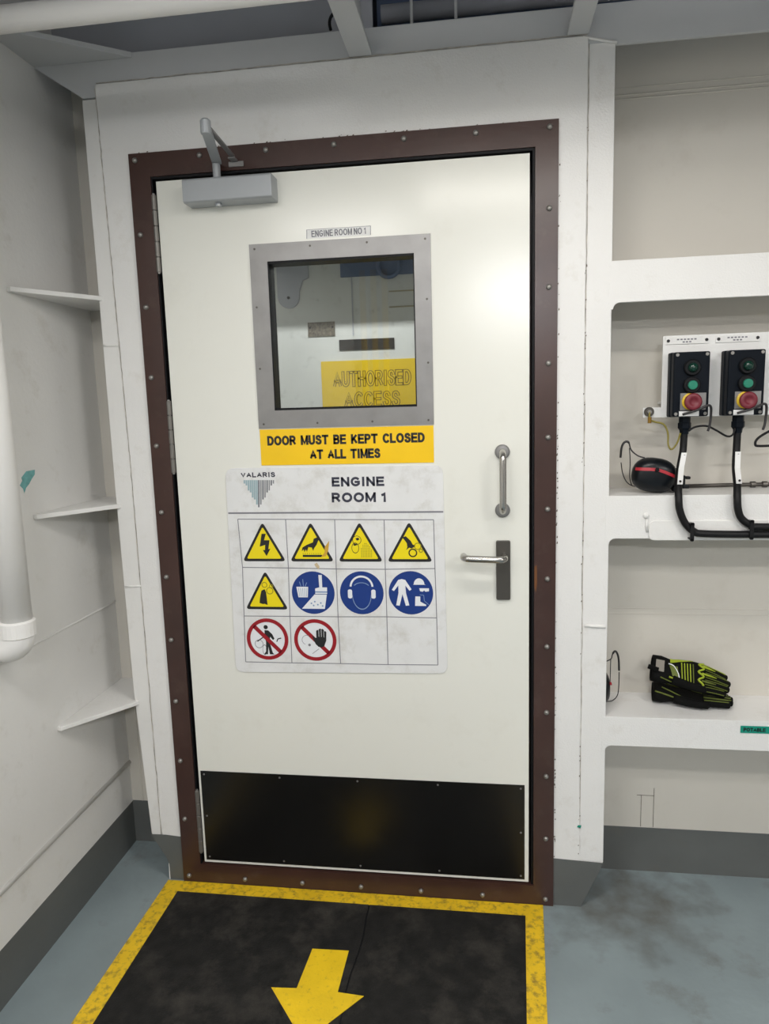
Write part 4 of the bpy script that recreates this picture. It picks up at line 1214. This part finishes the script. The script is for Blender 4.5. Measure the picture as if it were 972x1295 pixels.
# =================================================================== WORK GLOVES ON THE LOWER SHELF
def glove(name, label, base, a, wv, ln, hw, th, lime_all, curl=0.0, cuffh=1.0):
    """a: unit axis cuff->fingers, wv: across the back of the hand, normal = wv x a"""
    a = Vector(a).normalized(); wv = Vector(wv); wv = (wv - a * wv.dot(a)).normalized(); n_ = a.cross(wv).normalized()
    if n_.y > 0:
        n_ = -n_
    base = Vector(base)
    t = thing(name, label, 'glove', (base.x, base.y, 0.5685))
    # stations along the hand: (s, half width, half thickness, width offset)
    ST = [(0.0, 0.95, 1.5 * cuffh, 0), (0.10, 1.0, 1.55 * cuffh, 0), (0.22, 0.86, 1.35 * cuffh ** 0.8, 0), (0.34, 0.98, 1.35 * cuffh ** 0.4, 0.0), (0.50, 1.1, 1.25, 0.02), (0.62, 1.08, 1.15, 0.0)]

    def surf(s, v, off=0.0, f_=None):
        for i in range(len(ST) - 1):
            if s <= ST[i + 1][0] or i == len(ST) - 2:
                q_ = (s - ST[i][0]) / (ST[i + 1][0] - ST[i][0]); q_ = q_ * q_ * (3 - 2 * q_) if 0 <= q_ <= 1 else q_
                w_ = ST[i][1] + (ST[i + 1][1] - ST[i][1]) * q_; h_ = ST[i][2] + (ST[i + 1][2] - ST[i][2]) * q_
                break
        ca, sa = math.cos(v), math.sin(v)
        k = 2.5
        q_ = (abs(ca) ** k + abs(sa) ** k) ** (-1 / k)
        bend = -curl * max(0, s - 0.3) ** 2
        return base + a * (ln * s) + wv * (hw * w_ * ca * q_ + ca * off) + n_ * (th * h_ * sa * q_ + off * sa) + Vector((0, 0, bend))
    M = MB()
    n = 28
    ss = [0.0, 0.05, 0.10, 0.16, 0.22, 0.28, 0.34, 0.42, 0.50, 0.56, 0.62]
    vs, fs = [], []
    for s in ss:
        for j in range(n):
            vs.append(surf(s, 2 * math.pi * j / n))
    for i in range(len(ss) - 1):
        for j in range(n):
            fs.append((i * n + j, i * n + (j + 1) % n, (i + 1) * n + (j + 1) % n, (i + 1) * n + j))
    # open cuff: inner wall
    kk = len(vs)
    for s, o_ in ((0.0, -0.003), (0.16, -0.004)):
        for j in range(n):
            vs.append(surf(s, 2 * math.pi * j / n, o_))
    for j in range(n):
        fs.append((j, (j + 1) % n, kk + (j + 1) % n, kk + j))
        fs.append((kk + j, kk + (j + 1) % n, kk + n + (j + 1) % n, kk + n + j))
    fs.append(tuple(kk + n + j for j in range(n)))
    fs.append(tuple((len(ss) - 1) * n + j for j in range(n)))
    M.add(vs, fs)
    body = M.build('hand_shell', GLOVEK, t, smooth=True)
    # fingers
    FL = (0.31, 0.35, 0.34, 0.30)
    paths = []
    for i in range(4):
        off = hw * (0.80 - 0.535 * i)
        pr = []
        for q_ in (0.0, 0.25, 0.5, 0.75, 0.92, 1.0):
            s = 0.58 + FL[i] * q_
            bend = -curl * max(0, s - 0.3) ** 2
            pr.append(base + a * (ln * s) + wv * (off * (1 - 0.26 * q_)) + n_ * (th * 0.15 - (0.010 if lime_all else 0.001) * q_ * q_) + Vector((0, 0, bend)))
        r0 = hw * 0.285
        MB().tube(smooth_path(pr, 3), [r0 * (1.02 - 0.18 * k / 15 - (0.45 if k == 15 else 0.14 if k == 14 else 0)) for k in range(16)], 12).build('finger', GLOVEK, t, smooth=True)
        paths.append((pr, r0))
    # thumb folded along the lower edge
    tp = [base + a * (ln * s) + wv * (-hw * w_) + n_ * (th * h_) for s, w_, h_ in (((0.25, 0.62, 0.7), (0.38, 0.80, 1.0), (0.52, 0.90, 1.1), (0.64, 0.90, 0.95)) if lime_all else ((0.25, 0.80, 0.0), (0.38, 1.05, 0.0), (0.52, 1.15, -0.1), (0.64, 1.10, -0.2)))]
    MB().tube(smooth_path(tp, 4), [0.013 - 0.0035 * k / 12 - (0.004 if k == 12 else 0) for k in range(13)], 12).build('thumb', GLOVEK, t, smooth=True)

    def ribbon(pts2, wd, m_, nm, h=0.002):
        """pts2: (s, v degrees) on the back of the hand"""
        mb_ = MB()
        P_ = [surf(s, math.radians(v), h * 0.4) for s, v in pts2]
        mb_.tube(smooth_path(P_, 4), wd, 6)
        return mb_.build(nm, m_, body, smooth=True)
    if lime_all:
        # broad lime panel near the cuff top
        mb_ = MB(); vv = []; ff = []
        na, nb_ = 5, 6
        for i in range(na + 1):
            for j in range(nb_ + 1):
                s = 0.20 + (0.23 + 0.05 * j / nb_) * i / na
                v = 14 + (46 - 30 * i / na) * j / nb_
                vv.append(surf(s, math.radians(v), 0.0016))
        for i in range(na):
            for j in range(nb_):
                q_ = i * (nb_ + 1) + j
                ff.append((q_, q_ + 1, q_ + nb_ + 2, q_ + nb_ + 1))
        mb_.add(vv, ff).build('lime_panel', LIME, body, smooth=True)
        mb_ = MB(); vv = []; ff = []
        for i in range(5):
            for j in range(5):
                s = 0.19 + 0.012 * j + (0.10 - 0.008 * j) * i / 4
                v = 72 + 46 * j / 4
                vv.append(surf(s, math.radians(v), 0.0016))
        for i in range(4):
            for j in range(4):
                q_ = i * 5 + j
                ff.append((q_, q_ + 1, q_ + 6, q_ + 5))
        mb_.add(vv, ff).build('lime_panel', LIMED, body, smooth=True)
        for k in range(5):
            s0 = 0.335 + k * 0.034
            ribbon([(s0, 50), (s0 + 0.006, 85), (s0 + 0.02, 122)], 0.0016, LIME if k < 4 else LIMED, 'knuckle_rib')
        ribbon([(0.20, 125), (0.30, 128), (0.42, 134), (0.52, 140), (0.60, 142)], 0.0026, LIME, 'lime_edge')
        ribbon([(0.18, 66), (0.24, 70), (0.30, 100), (0.325, 126)], 0.0016, PICW, 'pale_seam')
        # zig-zag knuckle guard
        ribbon([(0.60, 30), (0.54, 44), (0.60, 58), (0.535, 74), (0.60, 88), (0.54, 104), (0.60, 118), (0.56, 134)], 0.0030, LIME, 'knuckle_guard', 0.003)
        ribbon([(0.10, 130), (0.20, 146), (0.34, 152), (0.48, 156), (0.60, 158)], 0.0016, LIMED, 'lime_edge')
    else:
        ribbon([(0.02, 140), (0.14, 150), (0.28, 165), (0.45, 175), (0.60, 178)], 0.0022, LIMED, 'lime_edge')
        ribbon([(0.10, 110), (0.22, 125), (0.36, 148), (0.50, 160), (0.60, 160)], 0.0020, LIMED, 'lime_edge')
        ribbon([(0.34, 196), (0.46, 190), (0.60, 190)], 0.0022, LIME, 'lime_edge')
        ribbon([(0.16, 50), (0.30, 52), (0.46, 50), (0.60, 52)], 0.0022, LIMED, 'lime_edge')
    # finger guards
    for i, (pr, r0) in enumerate(paths):
        for sgn in (-1, 1):
            pp = [q_ + n_ * (r0 * 0.80) + wv * (sgn * r0 * 0.55) for q_ in pr[:5]]
            MB().tube(smooth_path(pp, 3), 0.0013, 6).build('finger_trim', LIME if (lime_all and i == 0 and sgn > 0) else LIMED, t, smooth=True)
        if lime_all and i < 3:
            pp = [q_ + n_ * (r0 * 1.0) for q_ in pr[:3]]
            MB().tube(smooth_path(pp, 3), [0.0038, 0.0034, 0.003, 0.0026, 0.0022, 0.0016, 0.001], 6).build('finger_guard', LIME if i < 2 else LIMED, t, smooth=True)
    # wrist tab with grey tag
    if lime_all:
        mb_ = MB(); vv = []
        for s, v in ((0.03, 62), (0.13, 62), (0.13, 108), (0.03, 108)):
            vv.append(surf(s, math.radians(v), 0.003))
        mb_.add(vv, [(0, 1, 2, 3)]).build('wrist_tag', TAGG, t)
        MB().tube([surf(0.06, math.radians(105), 0.004), surf(-0.06, math.radians(100), 0.006)], 0.007, 8).build('pull_tab', GLOVEK, t, smooth=True)
    return t


glove('work_glove', 'black work glove lying flat underneath the lime-backed glove', (1.384, 0.126, 0.5925), (0.985, -0.17, -0.052), (0.17, 0.97, 0.02), 0.226, 0.040, 0.0065, False, 0.0, 2.2)
glove('work_glove', 'black and lime impact glove lying on top of another glove', (1.378, 0.116, 0.6665), (0.965, -0.10, -0.172), (0.16, 0.62, 0.77), 0.225, 0.0395, 0.0130, True, 0.02)

# teal label tape on the lower stringer
tl = thing('label_tape', 'teal label tape on the face of the lower shelf', 'label', (1.61, 0, 0.535))
MB().box(1.5805, 1.662, -0.0012, 0.0003, 0.5355, 0.5550).build('tape', TEAL, tl)
lettering('lettering', 'POTABLE', 1.5875, 1.643, 0.5400, 0.5505, -0.0015, PRINTK, tl, t=0.24)

# =================================================================== LAMP HOUSINGS AND THINGS BEHIND THE CAMERA
for i, (l, sx, sy, sz_, pw, wt, c_) in enumerate(LAMPS):
    x, y, z = l
    lab = ('fluorescent fixture overhead in front of the door', 'fluorescent fixture overhead far behind the camera', 'added fill fixture overhead near the left wall', 'added fill fixture overhead to the right')[i]
    t = thing('ceiling_light', lab, 'light', (x, y, z - sz_ / 2), 'fluorescent fixtures')
    zt = z + sz_ / 2
    GL = mat('lit_diffuser_%d' % i, c_, 0.4, emit=pw)
    MB().box(x - sx / 2, x + sx / 2, y - sy / 2, y + sy / 2, z - sz_ / 2, zt).build('diffuser', GL, t, bevel=0.01)
    MB().box(x - sx / 2 - 0.02, x + sx / 2 + 0.02, y - sy / 2 - 0.008, y + sy / 2 + 0.008, zt + 0.0005, zt + 0.05).build('housing', PIPEW, t, bevel=0.004)
    for sgn in (-1, 1):
        MB().tube([(x + sgn * 0.2, y, zt + 0.05), (x + sgn * 0.2, y, ZC)], 0.005, 8).build('hanger_rod', BEAM, t)
t = thing('ceiling_light', 'small lamp on the airlock ceiling behind the door', 'light', (0.45, 0.566, 2.203))
MB().box(0.18, 0.72, 0.53, 0.61, 2.204, 2.26).build('housing', PIPEW, t, bevel=0.004)
for k in range(3):  # unseen yellow pipes added to put reflected streaks in the window glass
    x = -0.15 + k * 0.10
    tag(MB().tube([(x, -4.6, 0.0), (x, -4.6, ZC)], 0.028, 16).build('streak_pipe', SIGNY, None, smooth=True), 'yellow pipe added to mirror as a faint streak in the door window, %s' % ('left', 'middle', 'right')[k], 'pipe')
